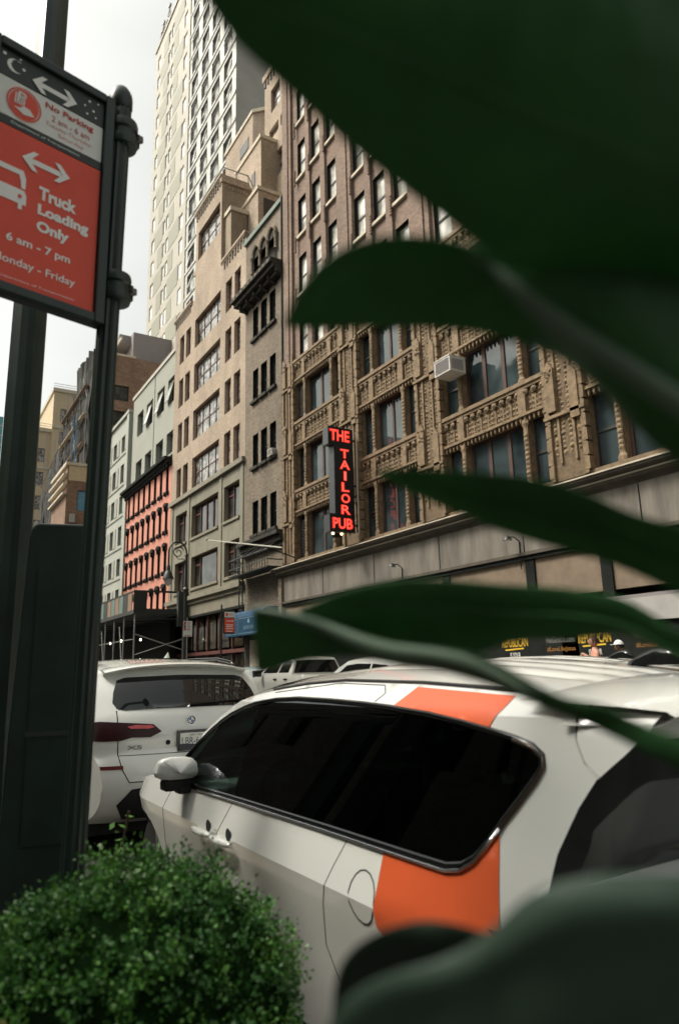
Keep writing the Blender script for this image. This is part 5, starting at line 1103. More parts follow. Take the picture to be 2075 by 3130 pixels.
def near_car():
    sc=.93
    def S(x,z):
        if z<.9:y=.125*((.9-z)/.6)
        elif z<1.1:y=.06*((z-.9)/.2)
        else:y=.06+(z-1.1)*.38
        if z>1.56:y+=(z-1.56)**1*.9
        if x>-1.9:y+=.34*((x+1.9)/.9)**2.2
        if x<-5.1:y+=.46*((-5.1-x)/.95)**2
        return y
    P=[(-1.2,.30,.03,'b'),(-1.05,.42,.08,'b'),(-1.02,.72,.10,'b'),(-1.12,.92,.10,'b'),(-1.42,1.02,.09,'b'),(-1.57,1.10,.10,'rg'),(-1.56,1.2,.10,'rg'),(-1.52,1.32,.10,'rg'),(-1.48,1.40,.09,'rg'),(-1.42,1.50,.08,'b'),(-1.50,1.585,.06,'b'),(-1.79,1.625,.075,'b'),(-2.08,1.64,.09,'b'),(-2.45,1.655,.10,'b'),(-3.08,1.665,.095,'b'),(-3.41,1.65,.09,'b'),(-3.7,1.625,.10,'ws'),(-3.96,1.585,.12,'ws'),(-4.12,1.53,.13,'ws'),(-4.28,1.45,.14,'ws'),(-4.42,1.37,.15,'ws'),(-4.49,1.30,.15,'ws'),(-4.60,1.2,.15,'ws'),(-4.72,1.12,.14,'b'),(-5.2,1.04,.09,'b'),(-5.6,.95,.09,'b'),(-5.9,.83,.1,'b'),(-6.02,.65,.1,'b'),(-6.03,.42,.08,'b'),(-5.9,.28,.04,'b')]
    def mod(x,z,v):
        if z<1.6 or x<-3.5:return 0
        r=0
        for c in (-.62,-.42,-.2,.2,.42,.62):r-=.012*math.exp(-((v-c)/.035)**2)
        return r*min(1,(z-1.6)/.03)
    C=Car(2.04,S,P,vis={'rg':.985,'ws':.87},K=64,roofmod=mod)
    b=empty('parked_suv',(0,1.395,0),0,'white sport utility vehicle with orange stripes filling the lower right foreground','car','white fleet cars with orange stripes')
    body=MB();M=Matrix.Scale(sc,4);body.M=M
    gl=[(-4.66,1.085),(-4.59,1.20),(-4.46,1.30),(-4.32,1.385),(-4.2,1.445),(-4.08,1.49),(-3.95,1.525),(-3.83,1.55),(-3.6,1.575),(-3.37,1.585),(-3.03,1.582),(-2.73,1.575),(-2.52,1.567),(-2.24,1.55),(-2.04,1.53),(-1.90,1.512),(-1.78,1.495),(-1.70,1.475),(-1.66,1.45),(-1.65,1.42),(-1.67,1.38),(-1.71,1.32),(-1.76,1.25),(-1.80,1.19),(-1.84,1.145),(-1.89,1.115),(-1.96,1.10),(-2.12,1.098),(-2.73,1.095),(-3.6,1.085),(-4.3,1.075)]
    belt=[(-4.72,1.075),(-4.66,1.075),(-4.3,1.07),(-3.6,1.08),(-2.73,1.09),(-2.12,1.093),(-1.96,1.095),(-1.6,1.10)]
    fr,rr=-5.25,-2.15
    low=[(-1.57,1.10),(-1.42,1.02),(-1.12,.92),(-1.02,.72),(-1.05,.42),(-1.2,.30)]+arc(rr,.40,.42,-14,194)[0:]+[(-2.7,.24),(-4.7,.24)]+arc(fr,.40,.42,-14,194)+[(-5.9,.28),(-6.03,.42),(-6.02,.65),(-5.9,.83),(-5.6,.95),(-5.2,1.04),(-4.76,1.11)]+belt[1:-1]
    # upper frame: outside from belt (rear) over roof edge to the A pillar, back along the glass edge
    up=[(-1.96,1.095),(-1.57,1.10),(-1.56,1.2),(-1.52,1.32),(-1.48,1.40),(-1.42,1.50),(-1.50,1.585),(-1.79,1.625),(-2.08,1.64),(-2.45,1.655),(-3.08,1.665),(-3.41,1.65),(-3.7,1.625),(-3.96,1.585),(-4.12,1.53),(-4.28,1.45),(-4.42,1.37),(-4.49,1.30),(-4.60,1.2),(-4.72,1.12),(-4.76,1.11),(-4.66,1.076)]+gl[1:-5]
    ws=MB();ws.M=M;rg=MB();rg.M=M
    C.body(body,[low,up],PAINT,glass={'ws':ws,'rg':rg},gm=CLR,dx=.06)
    o=body.build('body',b);weld(o)
    w_=ws.build('windshield',b,smooth=1);rg.mats=[DRK];r_=rg.build('rear_window',b,smooth=1)
    def patch(name,poly,m,off,dx=.06,far=False,parent=b,sm=True):
        q=MB();q.M=M;V,F=clipgrid(poly,dx,dx);q.add([C.side(x,z,off,far) for x,z in V],F,m);return q.build(name,parent,smooth=1)
    bx=-3.72
    front=[p for p in gl if p[0]<=bx-.05 ];front=[q for q in gl if q[0]<-3.78]
    fa=[(-3.78,1.557)]; 
    i0=[i for i,q in enumerate(gl) if q[0]>=-3.78][0];up1=gl[:i0]+[(-3.78,1.556),(-3.72,1.082)]+[gl[-1]]
    rear=[(-3.78,1.556)]+gl[i0:-1]+[(-3.72,1.082)]
    for far in (False,True):
        patch('front_window',up1,CLR if 1 else PRV,-.004,far=far);patch('side_window',rear,PRV,-.004,far=far)
        # stripe below and above the glass
        st=[(-2.31,1.0935),(-2.12,1.0945),(-1.96,1.0965),(-1.89,1.111),(-1.84,1.141),(-1.80,1.186),(-1.765,1.236),(-1.735,1.12),(-1.71,1.0),(-1.66,.7),(-1.63,.5),(-1.74,.5)]+arc(rr,.40,.44,12,106,12)+[(-2.31,.84)]
        patch('stripe',st,ORG,.003,far=far)
        patch('stripe',[(-2.505,1.5695),(-2.24,1.5535),(-2.04,1.5335),(-1.90,1.5155),(-1.87,1.57),(-1.855,1.622),(-2.08,1.632),(-2.45,1.648)],ORG,.003,far=far)
        # trims
        def line(name,pts,r,m,off,closed=False,par=b):
            q=MB();q.M=M
            pp=[]
            for a,c in zip(pts,pts[1:]):
                n=max(1,int(math.hypot(c[0]-a[0],c[1]-a[1])/.08))
                pp+=[(a[0]+(c[0]-a[0])*i/n,a[1]+(c[1]-a[1])*i/n) for i in range(n)]
            pp.append(pts[-1]);q.tube([C.side(x,z,off,far) for x,z in pp],r,m,6,closed=closed);return q.build(name,par,smooth=1)
        line('window_seal',gl+[gl[0]],.013,TRIM,.0)
        lowg=[q for q in gl[17:]]
        bronze=pm('bronze_chrome',(.16,.13,.10),.35,0,metal=1) if 'bronze_chrome' not in bpy.data.materials else bpy.data.materials['bronze_chrome']
        line('chrome_trim',[(q[0]+.0,q[1]-.012) for q in gl[22:]],.006,CHR,.010)
        line('chrome_trim',[(q[0]+.004,q[1]-.004) for q in gl[16:24]],.009,bronze,.004)
        line('roof_moulding',[(-1.6,1.60),(-1.79,1.632),(-2.08,1.648),(-2.45,1.663),(-3.08,1.673),(-3.41,1.657),(-3.75,1.622)],.010,RUB,-.004)
        line('door_seam',[(-3.70,1.06),(-3.74,1.0),(-3.80,.9),(-3.86,.7),(-3.84,.4),(-3.8,.25)],.002,RUB,.0)
        line('door_seam',[(-2.56,1.08),(-2.62,.98),(-2.70,.82),(-2.74,.66),(-2.66,.5)],.002,RUB,.0)
        line('door_seam',[(-4.62,1.06),(-4.72,.9),(-4.78,.7),(-4.76,.3)],.002,RUB,.0)
        line('tailgate_seam',[(-1.55,1.60),(-1.565,1.56),(-1.555,1.5),(-1.52,1.44),(-1.47,1.40)],.004,RUB,.0)
        if not far:
            line('fuel_door',[(-2.40+.085*math.cos(t*.3927),.915+.088*math.sin(t*.3927)) for t in range(17)],.003,RUB,.0)
            line('roof_seam',[(-2.66,1.585),(-2.64,1.62),(-2.70,1.652),(-3.1,1.66),(-3.7,1.61)],.003,RUB,.0)
        for hx in (-3.98,-3.70):
            h=MB();h.M=M;s=1 if far else -1
            q=[C.side(hx+dx_,.885+.0*dx_,.028*math.cos(dx_*9)+.012,far) for dx_ in (-.13,-.1,-.05,0,.05,.1,.13)]
            h.tube(q,[.009,.016,.018,.018,.018,.016,.009],PAINT,8);q=[C.side(hx+dx_,.885,.004,far) for dx_ in (-.1,.1)]
            h.tube(q,.008,PAINT,6);c0=C.side(hx+.06,.92,-.006,far);h.lathe([(.032,-.014),(.012,.001)],c0,INT,12,axis='y');c0=C.side(hx-.02,.85,-.006,far)
            h.build('door_handle',b,smooth=50)
        # mirror
        mm=MB();s=1 if far else -1;y0=C.side(-4.32,1.12,0,far)[1]
        P_=[];n=14
        for i in range(9):
            t=i/8;xx=-4.50+.20*t;row=[]
            rr_=(.02,.55,.78,.90,.97,1,1,.93,.02)[i]
            for k in range(n+1):
                a=6.283*k/n;ca,sa=math.cos(a),math.sin(a);e=.7
                row.append((xx+.02*ca*s,y0+s*(.105+.125*rr_*math.copysign(abs(ca)**e,ca)),1.155+(.088*rr_*math.copysign(abs(sa)**e,sa))*(1 if sa>0 else .5)))
            P_.append(row)
        mm.M=M;mm.grid(P_,PAINT);mo=mm.build('mirror',b,smooth=1)
        bb=MB();bb.M=M;bb.box(-4.44,-4.33,y0+s*.0,y0+s*.18,1.05,1.11,RUB);bb.box(-4.42,-4.32,y0-s*.06,y0+s*.1,1.03,1.07,RUB);bb.build('mirror_base',mo,bevel=.012)
        
        for wx in (fr,rr):wheel(b,wx*sc,(2.04-.27 if far else .27)*sc,.40*sc,1 if far else -1)
    # spoiler
    sp=MB();sp.M=M;rows=[]
    for (x,z) in ((-1.66,1.612),(-1.5,1.612),(-1.35,1.60),(-1.22,1.585),(-1.2,1.57),(-1.24,1.545),(-1.4,1.54),(-1.5,1.545)):
        row=[]
        for k in range(25):
            v=-1+2*k/24;hw=.79-.14*max(0,(x+1.5)/.3);row.append((x-.10*abs(v)**3,1.02+v*hw,z+.075*(1-abs(v)**2.4)))
        rows.append(row)
    sp.grid(rows,PAINT);sp.build('spoiler',b,smooth=50)
    for far in (0,1):
        s=1 if far else -1;q=MB();q.M=M;V,F=clipgrid([(-1.555,1.588),(-1.34,1.575),(-1.36,1.53),(-1.41,1.47),(-1.475,1.40),(-1.52,1.44),(-1.555,1.5)],.05,.05)
        q.add([C.side(x,z,.004,far) for x,z in V],F,PAINT);q.build('pillar_fin',b,smooth=1)
    # shark fin, tail lights, plate panel, bumper
    f=MB();f.M=M;P_=[]
    for t in range(9):
        x=-1.96+t*.035;h=(.0,.025,.045,.06,.072,.075,.072,.06,.0)[t];row=[]
        for k in range(9):
            a=math.pi*k/8;row.append((x,1.05+.045*math.cos(a)*(1 if 0<t<8 else .2),1.712+h*math.sin(a)**.7))
        P_.append(row)
    f.grid(P_,TRIM);f.build('antenna_fin',b,smooth=1)
    for far in (0,1):patch('tail_light',[(-1.75,.98),(-1.4,.99),(-1.2,.96),(-1.16,.88),(-1.3,.84),(-1.6,.9)],TLR,.004,far=far)
    for far in (0,1):patch('headlight',[(-5.35,.93),(-5.6,.88),(-5.95,.74),(-5.9,.68),(-5.6,.74),(-5.4,.85)],pm('head_lamp_glass',(.5,.52,.52),.05,0,coat=1) if 'head_lamp_glass' not in bpy.data.materials else bpy.data.materials['head_lamp_glass'],.004,far=far)
    i=MB();i.M=M;i.box(-5.8,-1.4,.15,1.89,.2,.26,INT);i.box(-5.0,-4.35,.2,1.84,.5,1.04,INT)
    for xx in (-3.55,-2.55):
        for y in (.32,.86,1.3) if xx>-3 else (.32,1.2):
            i.box(xx-.35,xx,y,y+.5,.4,.75,INT);i.box(xx-.05,xx+.12,y,y+.5,.75,1.2,INT);i.box(xx,xx+.1,y+.12,y+.38,1.24,1.42,INT)
    i.box(-1.75,-1.6,.2,1.84,.3,1.1,INT);i.build('interior',b,bevel=.03)
    st=MB();st.M=M;n=24;st.tube([(-4.08-.07*math.sin(6.283*k/n),.60+.19*math.cos(6.283*k/n),1.02+.18*math.sin(6.283*k/n)) for k in range(n)],.016,INT,6,closed=True);st.tube([(-4.1,.42,1.02),(-4.1,.78,1.02)],.02,INT,6);st.build('steering_wheel',b,smooth=1)
    return b
NC=near_car()
c2=copy_tree(NC);c2.location=(-2.28,4.12,.055);c2['label']='second white car with an orange roof stripe, seen just beyond the nearest one'
NC['label']='nearest white car with a wide orange band on its side and roof, lower right foreground'
# --- generic solid vehicle -------------------------------------------------
def vehicle(name,label,W,S,P,low,paint,fr,rr,wr,loc,glass_side,front_end_i=None,cat='car',pillars=(),vlim=.86,gtags=('rg','ws')):
    b=empty(name,loc,0,label,cat);C=Car(W,S,P,vis=vlim,K=28);body=MB();rg=MB();ws=MB()
    C.body(body,[low],paint,glass={'rg':rg,'ws':ws},gm=DRK,dx=.09);o=body.build('body',b);weld(o,ang=40)
    if rg.v:rg.build('rear_window',b,smooth=1)
    if ws.v:ws.build('windshield',b,smooth=1)
    for far in (False,True):
        for poly in glass_side:
            q=MB();V,F=clipgrid(poly,.09,.09);q.add([C.side(x,z,.004,far) for x,z in V],F,DRK);q.build('side_window',b,smooth=1)
        for wx in (fr,rr):wheel(b,wx,W-.13 if far else .13,wr,1 if far else -1)
    u=MB();u.box(P[-1][0]+.15,P[0][0]-.15,.12,W-.12,.2,.62,RUB);u.build('underbody',b)
    return b,C
def stdS(belt,t,rx,rk,fx,fk,flat=.05):
    def S(x,z):
        if z<.85*belt:y=flat*((.85*belt-z)/(.6*belt))**1.4 if z<.85*belt else 0
        elif z<belt:y=flat*(z-.85*belt)/(.15*belt)
        else:y=flat+(z-belt)*t
        if x>rx:y+=rk*(x-rx)**2
        if x<fx:y+=fk*(fx-x)**2
        return y
    return S
def outline(P,rr,fr,wr):
    """closed side outline from the path plus two wheel arches"""
    return [(p[0],p[1]) for p in P][::-1][:0]+[(p[0],p[1]) for p in P]+arc(fr,wr,wr*1.14,194,-14)+arc(rr,wr,wr*1.14,194,-14)
def bmw():
    P=[(-.30,.34,.04,'b'),(-.12,.46,.10,'b'),(-.05,.66,.13,'b'),(-.10,.84,.13,'b'),(-.17,.92,.12,'b'),(-.15,1.05,.12,'b'),(-.20,1.2,.12,'b'),(-.27,1.285,.12,'b'),(-.40,1.45,.11,'b'),(-.55,1.595,.09,'b'),(-.58,1.635,.07,'b'),(-1.0,1.69,.075,'b'),(-2.0,1.725,.075,'b'),(-2.7,1.70,.08,'b'),(-3.0,1.65,.08,'ws'),(-3.75,1.22,.12,'b'),(-3.95,1.16,.1,'b'),(-4.6,1.07,.1,'b'),(-4.85,.9,.1,'b'),(-4.92,.6,.1,'b'),(-4.85,.3,.04,'b')]
    P=chaik(P);S=stdS(1.22,.32,-.75,.42,-4.2,.6)
    gs=[[(-.82,1.28),(-.78,1.42),(-.95,1.56),(-1.5,1.6),(-2.3,1.6),(-2.85,1.55),(-3.5,1.24)]]
    b,C=vehicle('parked_suv','white luxury sport utility vehicle seen from behind, left of the nearest car',2.0,S,P,outline(P,-1.0,-3.95,.38),PAINT2,-3.95,-1.0,.38,(0,0,0),gs)
    X=-6.62;b.location=(X,1.37,0)
    n=[i for i,p in enumerate(C.path) if p[0]>-.62][-1]
    Z0=0
    def rp(name,poly,m,off=.004,parent=b,dx=.05):
        q=MB();V,F=clipgrid(poly,dx,dx);q.add([C.at(0,n,y,z,off) for y,z in V],F,m);return q.build(name,parent,smooth=1)
    def mirror(p):return [(2.0-y,z) for y,z in p][::-1]
    g=[(.35,1.31),(.42,1.295),(.7,1.30),(1.3,1.30),(1.64,1.295),(1.73,1.31),(1.76,1.36),(1.74,1.45),(1.68,1.56),(1.6,1.585),(1.0,1.60),(.47,1.585),(.39,1.56),(.34,1.45),(.32,1.36)]
    rp('rear_window',g,DRK,.006,dx=.05)
    tl=[(.07,1.2),(.055,1.12),(.07,1.05),(.2,1.035),(.36,1.035),(.46,1.06),(.62,1.055),(.72,1.10),(.65,1.165),(.5,1.18),(.2,1.205)]
    for p in (tl,mirror(tl)):
        o=rp('tail_light',p,TLR if 0 else pm('smoked_lens',(.03,.005,.006),.25,.1,spec=.3) if 'smoked_lens' not in bpy.data.materials else bpy.data.materials['smoked_lens'],.012)
        q=[(.45,1.135),(.6,1.13),(.66,1.14),(.62,1.16),(.5,1.165),(.42,1.155)];rp('lens',q if p is tl else mirror(q),pm('bright_lens',(.5,.03,.035),.1,.1,coat=1) if 'bright_lens' not in bpy.data.materials else bpy.data.materials['bright_lens'],.018,o)
    rf=[(.2,.80),(.38,.80),(.38,.83),(.19,.83)]
    for p in (rf,mirror(rf)):rp('reflector',p,pm('dim_reflector',(.10,.012,.008),.3,0) if 'dim_reflector' not in bpy.data.materials else bpy.data.materials['dim_reflector'],.008)
    def seam(pts,r=.0045,name='tailgate_seam',m=RUB,off=.001):
        pp=[]
        for a,c in zip(pts,pts[1:]):
            k=max(1,int(math.hypot(c[0]-a[0],c[1]-a[1])/.06));pp+=[(a[0]+(c[0]-a[0])*i/k,a[1]+(c[1]-a[1])*i/k) for i in range(k)]
        q=MB();q.tube([C.at(0,n,y,z,off) for y,z in pp+[pts[-1]]],r,m,6);return q.build(name,b,smooth=1)
    seam([(.345,1.29),(.345,.92),(.37,.80),(.43,.69),(1.57,.69),(1.63,.80),(1.655,.92),(1.655,1.29)]);seam([(.35,.91),(1.65,.91)],.003)
    # plate in its recess
    pl=MB();fr=lambda u,v,d:(C.at(0,n,u,v,.0)[0]+.03+d,u,v)
    yc=1.03;pl.add([fr(yc-.165,.925,0),fr(yc+.165,.925,0),fr(yc+.165,1.095,0),fr(yc-.165,1.095,0)],[(0,1,2,3)],TRIM)
    x0=C.at(0,n,yc,1.01,0)[0]+.034;fr=lambda u,v,d:(x0+.012+d,u,v)
    pl.box(x0-.03,x0+.006,yc-.172,yc+.172,.92,1.10,TRIM);pl.box(x0+.006,x0+.010,yc-.15,yc+.15,.955,1.075,SWH)
    ink=pm('plate_ink',(.03,.04,.07),.5,0);put_text(pl,'LBR-6607',ink,yc,.975,w=.27,h=.062,anchor='c',frame=fr);put_text(pl,'NEW YORK',ink,yc,1.048,w=.12,h=.018,anchor='c',frame=fr)
    put_text(pl,'PARK AVENUE',LET,yc,.928,w=.28,h=.017,anchor='c',bold=.02,frame=lambda u,v,d:(x0+.009+d,u,v));pl.build('licence_plate',b)
    # roundel
    rd=MB();c0=Vector(C.at(0,n,1.0,1.185,.012));
    def ring(r0,r1,a0,a1,m,o):
        k=16;rd.add([(c0.x+o,c0.y+rr_*math.cos(R(a0+(a1-a0)*i/k)),c0.z+rr_*math.sin(R(a0+(a1-a0)*i/k))) for rr_ in (r0,r1) for i in range(k+1)],[(i,i+1,k+2+i,k+1+i) for i in range(k)],m)
    ring(.0,.044,0,360,TRIM,.004);ring(.040,.045,0,360,CHR,.007);ring(.024,.027,0,360,CHR,.007)
    bl=pm('badge_blue',(.03,.12,.4),.3,0)
    for q,m in ((0,SWH),(90,bl),(180,SWH),(270,bl)):ring(.0,.024,q,q+90,m,.006)
    for ch,a in (('B',125),('M',90),('W',55)):
        aa=R(a);put_text(rd,ch,LET,c0.y+.0335*math.cos(aa),c0.z+.0335*math.sin(aa)-.005,w=.010,h=.010,anchor='c',frame=lambda u,v,d:(c0.x+.007,u,v))
    rd.build('badge',b)
    k=MB();c1=Vector(C.at(0,n,.78,1.0,.004));k.lathe([(.022,-.002),(.022,.003)],(c1.x,c1.y,c1.z),RUB,14,axis='x');k.build('key_cap',b)
    xs=MB();put_text(xs,'X5',GRY,.42,.955,w=.13,h=.035,bold=.02,frame=lambda u,v,d:(C.at(0,n,u,v,.006)[0],u,v));xs.build('model_badge',b)
    lo=MB();V,F=clipgrid([(.42,.36),(1.58,.36),(1.66,.5),(1.55,.63),(1.3,.655),(.7,.655),(.45,.63),(.34,.5)],.08,.08);lo.add([C.at(0,n,y,z,.006) for y,z in V],F,RUB);lo.build('bumper_insert',b,smooth=1)
    sp=MB();rows=[]
    for (x,z) in ((-.75,1.668),(-.55,1.66),(-.40,1.645),(-.36,1.632),(-.40,1.615),(-.56,1.60)):
        rows.append([(x-.08*abs(-1+2*k/20)**3,1.0+(-1+2*k/20)*.72,z+.07*(1-abs(-1+2*k/20)**2.4)) for k in range(21)])
    sp.grid(rows,PAINT2);sp.build('spoiler',b,smooth=60)
    for far in (0,1):
        q=MB();y=1.74 if far else .26;q.tube([(-.75,y,1.665),(-.9,y,1.72),(-1.3,y,1.765),(-2.3,y,1.78),(-2.8,y,1.745),(-2.95,y,1.68)],.02,TRIM,6);q.build('roof_rail',b,smooth=1)
    f=MB();f.add([(-.95,1.0,1.775),(-.78,.985,1.77),(-.78,1.015,1.77),(-.80,1.0,1.835)],[(0,1,3),(0,3,2),(1,2,3)],WHT);f.build('antenna_fin',b,smooth=1)
    wp=MB();a=C.at(0,n,1.0,1.325,.02);c=C.at(0,n,1.55,1.345,.02);wp.tube([a,c],[.022,.01],TRIM,6);wp.build('wiper',b)
    return b
bmw()
def pickup():
    P=[(-.02,.55,.02,'b'),(0,.62,.03,'b'),(0,1.30,.02,'b'),(-.02,1.34,.0,'b'),(-1.72,1.36,.0,'b'),(-1.74,1.40,.02,'rg'),(-1.84,1.80,.03,'b'),(-1.92,1.88,.04,'b'),(-2.4,1.91,.05,'b'),(-3.3,1.90,.05,'b'),(-3.5,1.86,.05,'ws'),(-4.1,1.36,.1,'b'),(-4.5,1.28,.08,'b'),(-5.3,1.2,.08,'b'),(-5.5,1.0,.08,'b'),(-5.55,.5,.05,'b')]
    gs=[[(-1.98,1.42),(-1.98,1.78),(-2.55,1.80),(-2.7,1.42)],[(-2.8,1.42),(-2.68,1.80),(-3.35,1.80),(-3.5,1.75),(-3.85,1.42)]]
    b,C=vehicle('pickup_truck','white crew cab pickup truck parked at the far kerb',1.95,stdS(1.36,.42,9,0,-4.9,.6,.04),P,outline(P,-1.1,-4.6,.39),PAINT3,-4.6,-1.1,.39,(-18.7,10.45,.16),gs,cat='truck',vlim=.93)
    l=MB();l.box(-1.9,-1.86,.88,1.07,1.82,1.86,TLR);l.build('brake_light',b)
    m=MB();m.box(-3.95,-3.8,-.22,-.02,1.3,1.5,TRIM);m.build('mirror',b,bevel=.03)
    h=MB()
    for x in (-2.1,-2.85):h.box(x-.1,x+.1,-.02,.03,1.2,1.24,TRIM)
    h.build('door_handle',b)
pickup()
def midsuv(name,lab,loc,paint,H=1.75,W=1.9,sc=1.0):
    k=H/1.75
    P=[(-.2,.35,.04,'b'),(-.02,.5,.1,'b'),(0,.8,.1,'b'),(-.12,1.05,.1,'b'),(-.2,1.12,.1,'rg'),(-.5,1.55,.07,'b'),(-.6,1.62,.06,'b'),(-1.3,1.68,.07,'b'),(-2.1,1.69,.07,'b'),(-2.6,1.64,.08,'ws'),(-3.5,1.12,.12,'b'),(-4.2,1.0,.1,'b'),(-4.55,.85,.1,'b'),(-4.65,.6,.1,'b'),(-4.55,.3,.04,'b')]
    P=chaik([(a,z*k,c,t) for a,z,c,t in P],1)
    gs=[[(a,z*k) for a,z in g] for g in ([(-.62,1.16),(-.66,1.42),(-.95,1.54),(-1.5,1.58),(-1.55,1.12)],[(-1.6,1.12),(-1.56,1.58),(-2.1,1.59),(-2.5,1.56),(-3.2,1.14)])]
    b,C=vehicle(name,lab,W,stdS(1.1*k,.36,-.6,.35,-3.9,.5),P,outline(P,-.95,-3.7,.36),paint,-3.7,-.95,.36,loc,gs)
    for far in (0,1):
        m=MB();s=1 if far else -1;y=W if far else 0;m.lathe([(.03,-.13),(.10,-.1),(.12,0),(.10,.06),(.09,.07)],(-2.98,y+s*.14,1.2*k),paint,12,axis='x');o=m.build('mirror',b,smooth=50)
        o2=MB();o2.box(-3.02,-2.92,min(y,y+s*.14),max(y,y+s*.14),1.1*k,1.14*k,RUB);o2.build('mirror_base',o)
        l=MB();V,F=clipgrid([(-.45,1.0*k),(-.1,1.02*k),(-.04,.9*k),(-.3,.85*k)],.08,.08);l.add([C.side(x,z,.005,far) for x,z in V],F,TLR);l.build('tail_light',b)
        for x in (-1.3,-2.2):
            h=MB();h.box(x-.1,x+.1,(-.015 if s<0 else W-.04),(.04 if s<0 else W+.015),.93*k,.96*k,paint);h.build('door_handle',b)
midsuv('parked_suv','white sport utility vehicle in the roadway with a round mirror, right of the pickup',(-10.9,8.0,.12),PAINT,H=1.78)
midsuv('parked_suv','pale blue sport utility vehicle mostly hidden behind the luxury car at the far kerb',(-23.2,10.3,.16),PAINT4,H=1.66)
# parked cars further up the street, only glimpsed
midsuv('parked_suv','distant white car parked under the sidewalk shed, seen left of the luxury car',(-34.5,10.3,.16),PAINT3,H=1.6)
# ---------------------------------------------------------------- plants
def leafy(m,col,f):
    nt=m.node_tree;L=nt.links;b=nt.nodes['Principled BSDF'];o=nt.nodes['Material Output'];t=N(nt,'ShaderNodeBsdfTranslucent');t.inputs[0].default_value=(*col,1);x=N(nt,'ShaderNodeMixShader');x.inputs[0].default_value=f
    L.new(b.outputs[0],x.inputs[1]);L.new(t.outputs[0],x.inputs[2]);L.new(x.outputs[0],o.inputs[0]);return m
LF=leafy(pm('broad_leaf',(.044,.15,.046),.5,.35,9,bump=.2,bscale=30,spec=.45),(.05,.28,.05),.2)
LFM=pm('pale_midrib_sheen',(.15,.225,.155),.45,.15,20)  # naturally paler rib; the leaf's glossy highlight is put into its colour too
LF3=pm('shaded_leaf',(.012,.03,.016),.6,.2,9)  # darker leaf copy; the shadow on it is put into the colour
LF2=pm('glaucous_leaf',(.045,.085,.058),.6,.2,9,bump=.1,bscale=18)
def broad_plant():
    b=empty('broadleaf_plant',(-.2,.5,.15),0,'out of focus dark broad leaved plant crowding the right side of the view','plant')
    o=b.location
    for k,rows in LEAF.items():
        P=[];n=8
        for U,M,L in rows:
            U,M,L=Vector(U),Vector(M),Vector(L);row=[]
            c=Vector((0,0,1.6));w=(U-L).length
            for i in range(n+1):
                t=i/n
                if t<=.5:p=U.lerp(M,t*2);bl=math.sin(math.pi*t*2)
                else:p=M.lerp(L,t*2-1);bl=math.sin(math.pi*(t*2-1))
                d=(p-c).normalized();p=p-d*bl*w*.05;row.append(p-o)
            P.append([tuple(q) for q in row])
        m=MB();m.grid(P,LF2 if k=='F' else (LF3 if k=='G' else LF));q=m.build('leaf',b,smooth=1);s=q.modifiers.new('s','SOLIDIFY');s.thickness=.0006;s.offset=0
        su=q.modifiers.new('u','SUBSURF');su.levels=1;su.render_levels=1
        rr={'B':.007,'E':.0065,'D':.0022}.get(k,.0012);j0={'B':8,'D':3}.get(k,0);rw=rows[j0:15] if k=='E' else rows[j0:];v=MB();v.tube([tuple(Vector(r[1])-o+(c-Vector(r[1])).normalized()*.0035) for r in rw],[rr*min(1,.25+i/7)*(min(1,(len(rw)-i)/5) if k=='E' else 1) for i in range(len(rw))],LFM if k in 'BE' else LF,8);k in 'FG' or v.build('midrib',q,smooth=1)
    s=MB();s.tube([Vector(p)-o for p in [(-.22,.56,.3),(-.24,.55,1.0),(-.29,.522,1.339),(-.255,.491,1.502),(-.26,.518,1.607),(-.2,.463,1.733),(-.149,.487,1.95),(-.1,.5,2.3)]],[.016,.014,.012,.011,.01,.009,.008,.006],LF,8);s.build('stem',b,smooth=1)
    p=MB();p.lathe([(.16,0),(.2,.02),(.24,.5),(.26,.52),(.25,.56),(.22,.55),(.21,.48)],(-.02,.06,0),pm('pot_clay',(.05,.05,.045),.7,.2),24);p.build('pot',b,smooth=30)
broad_plant()
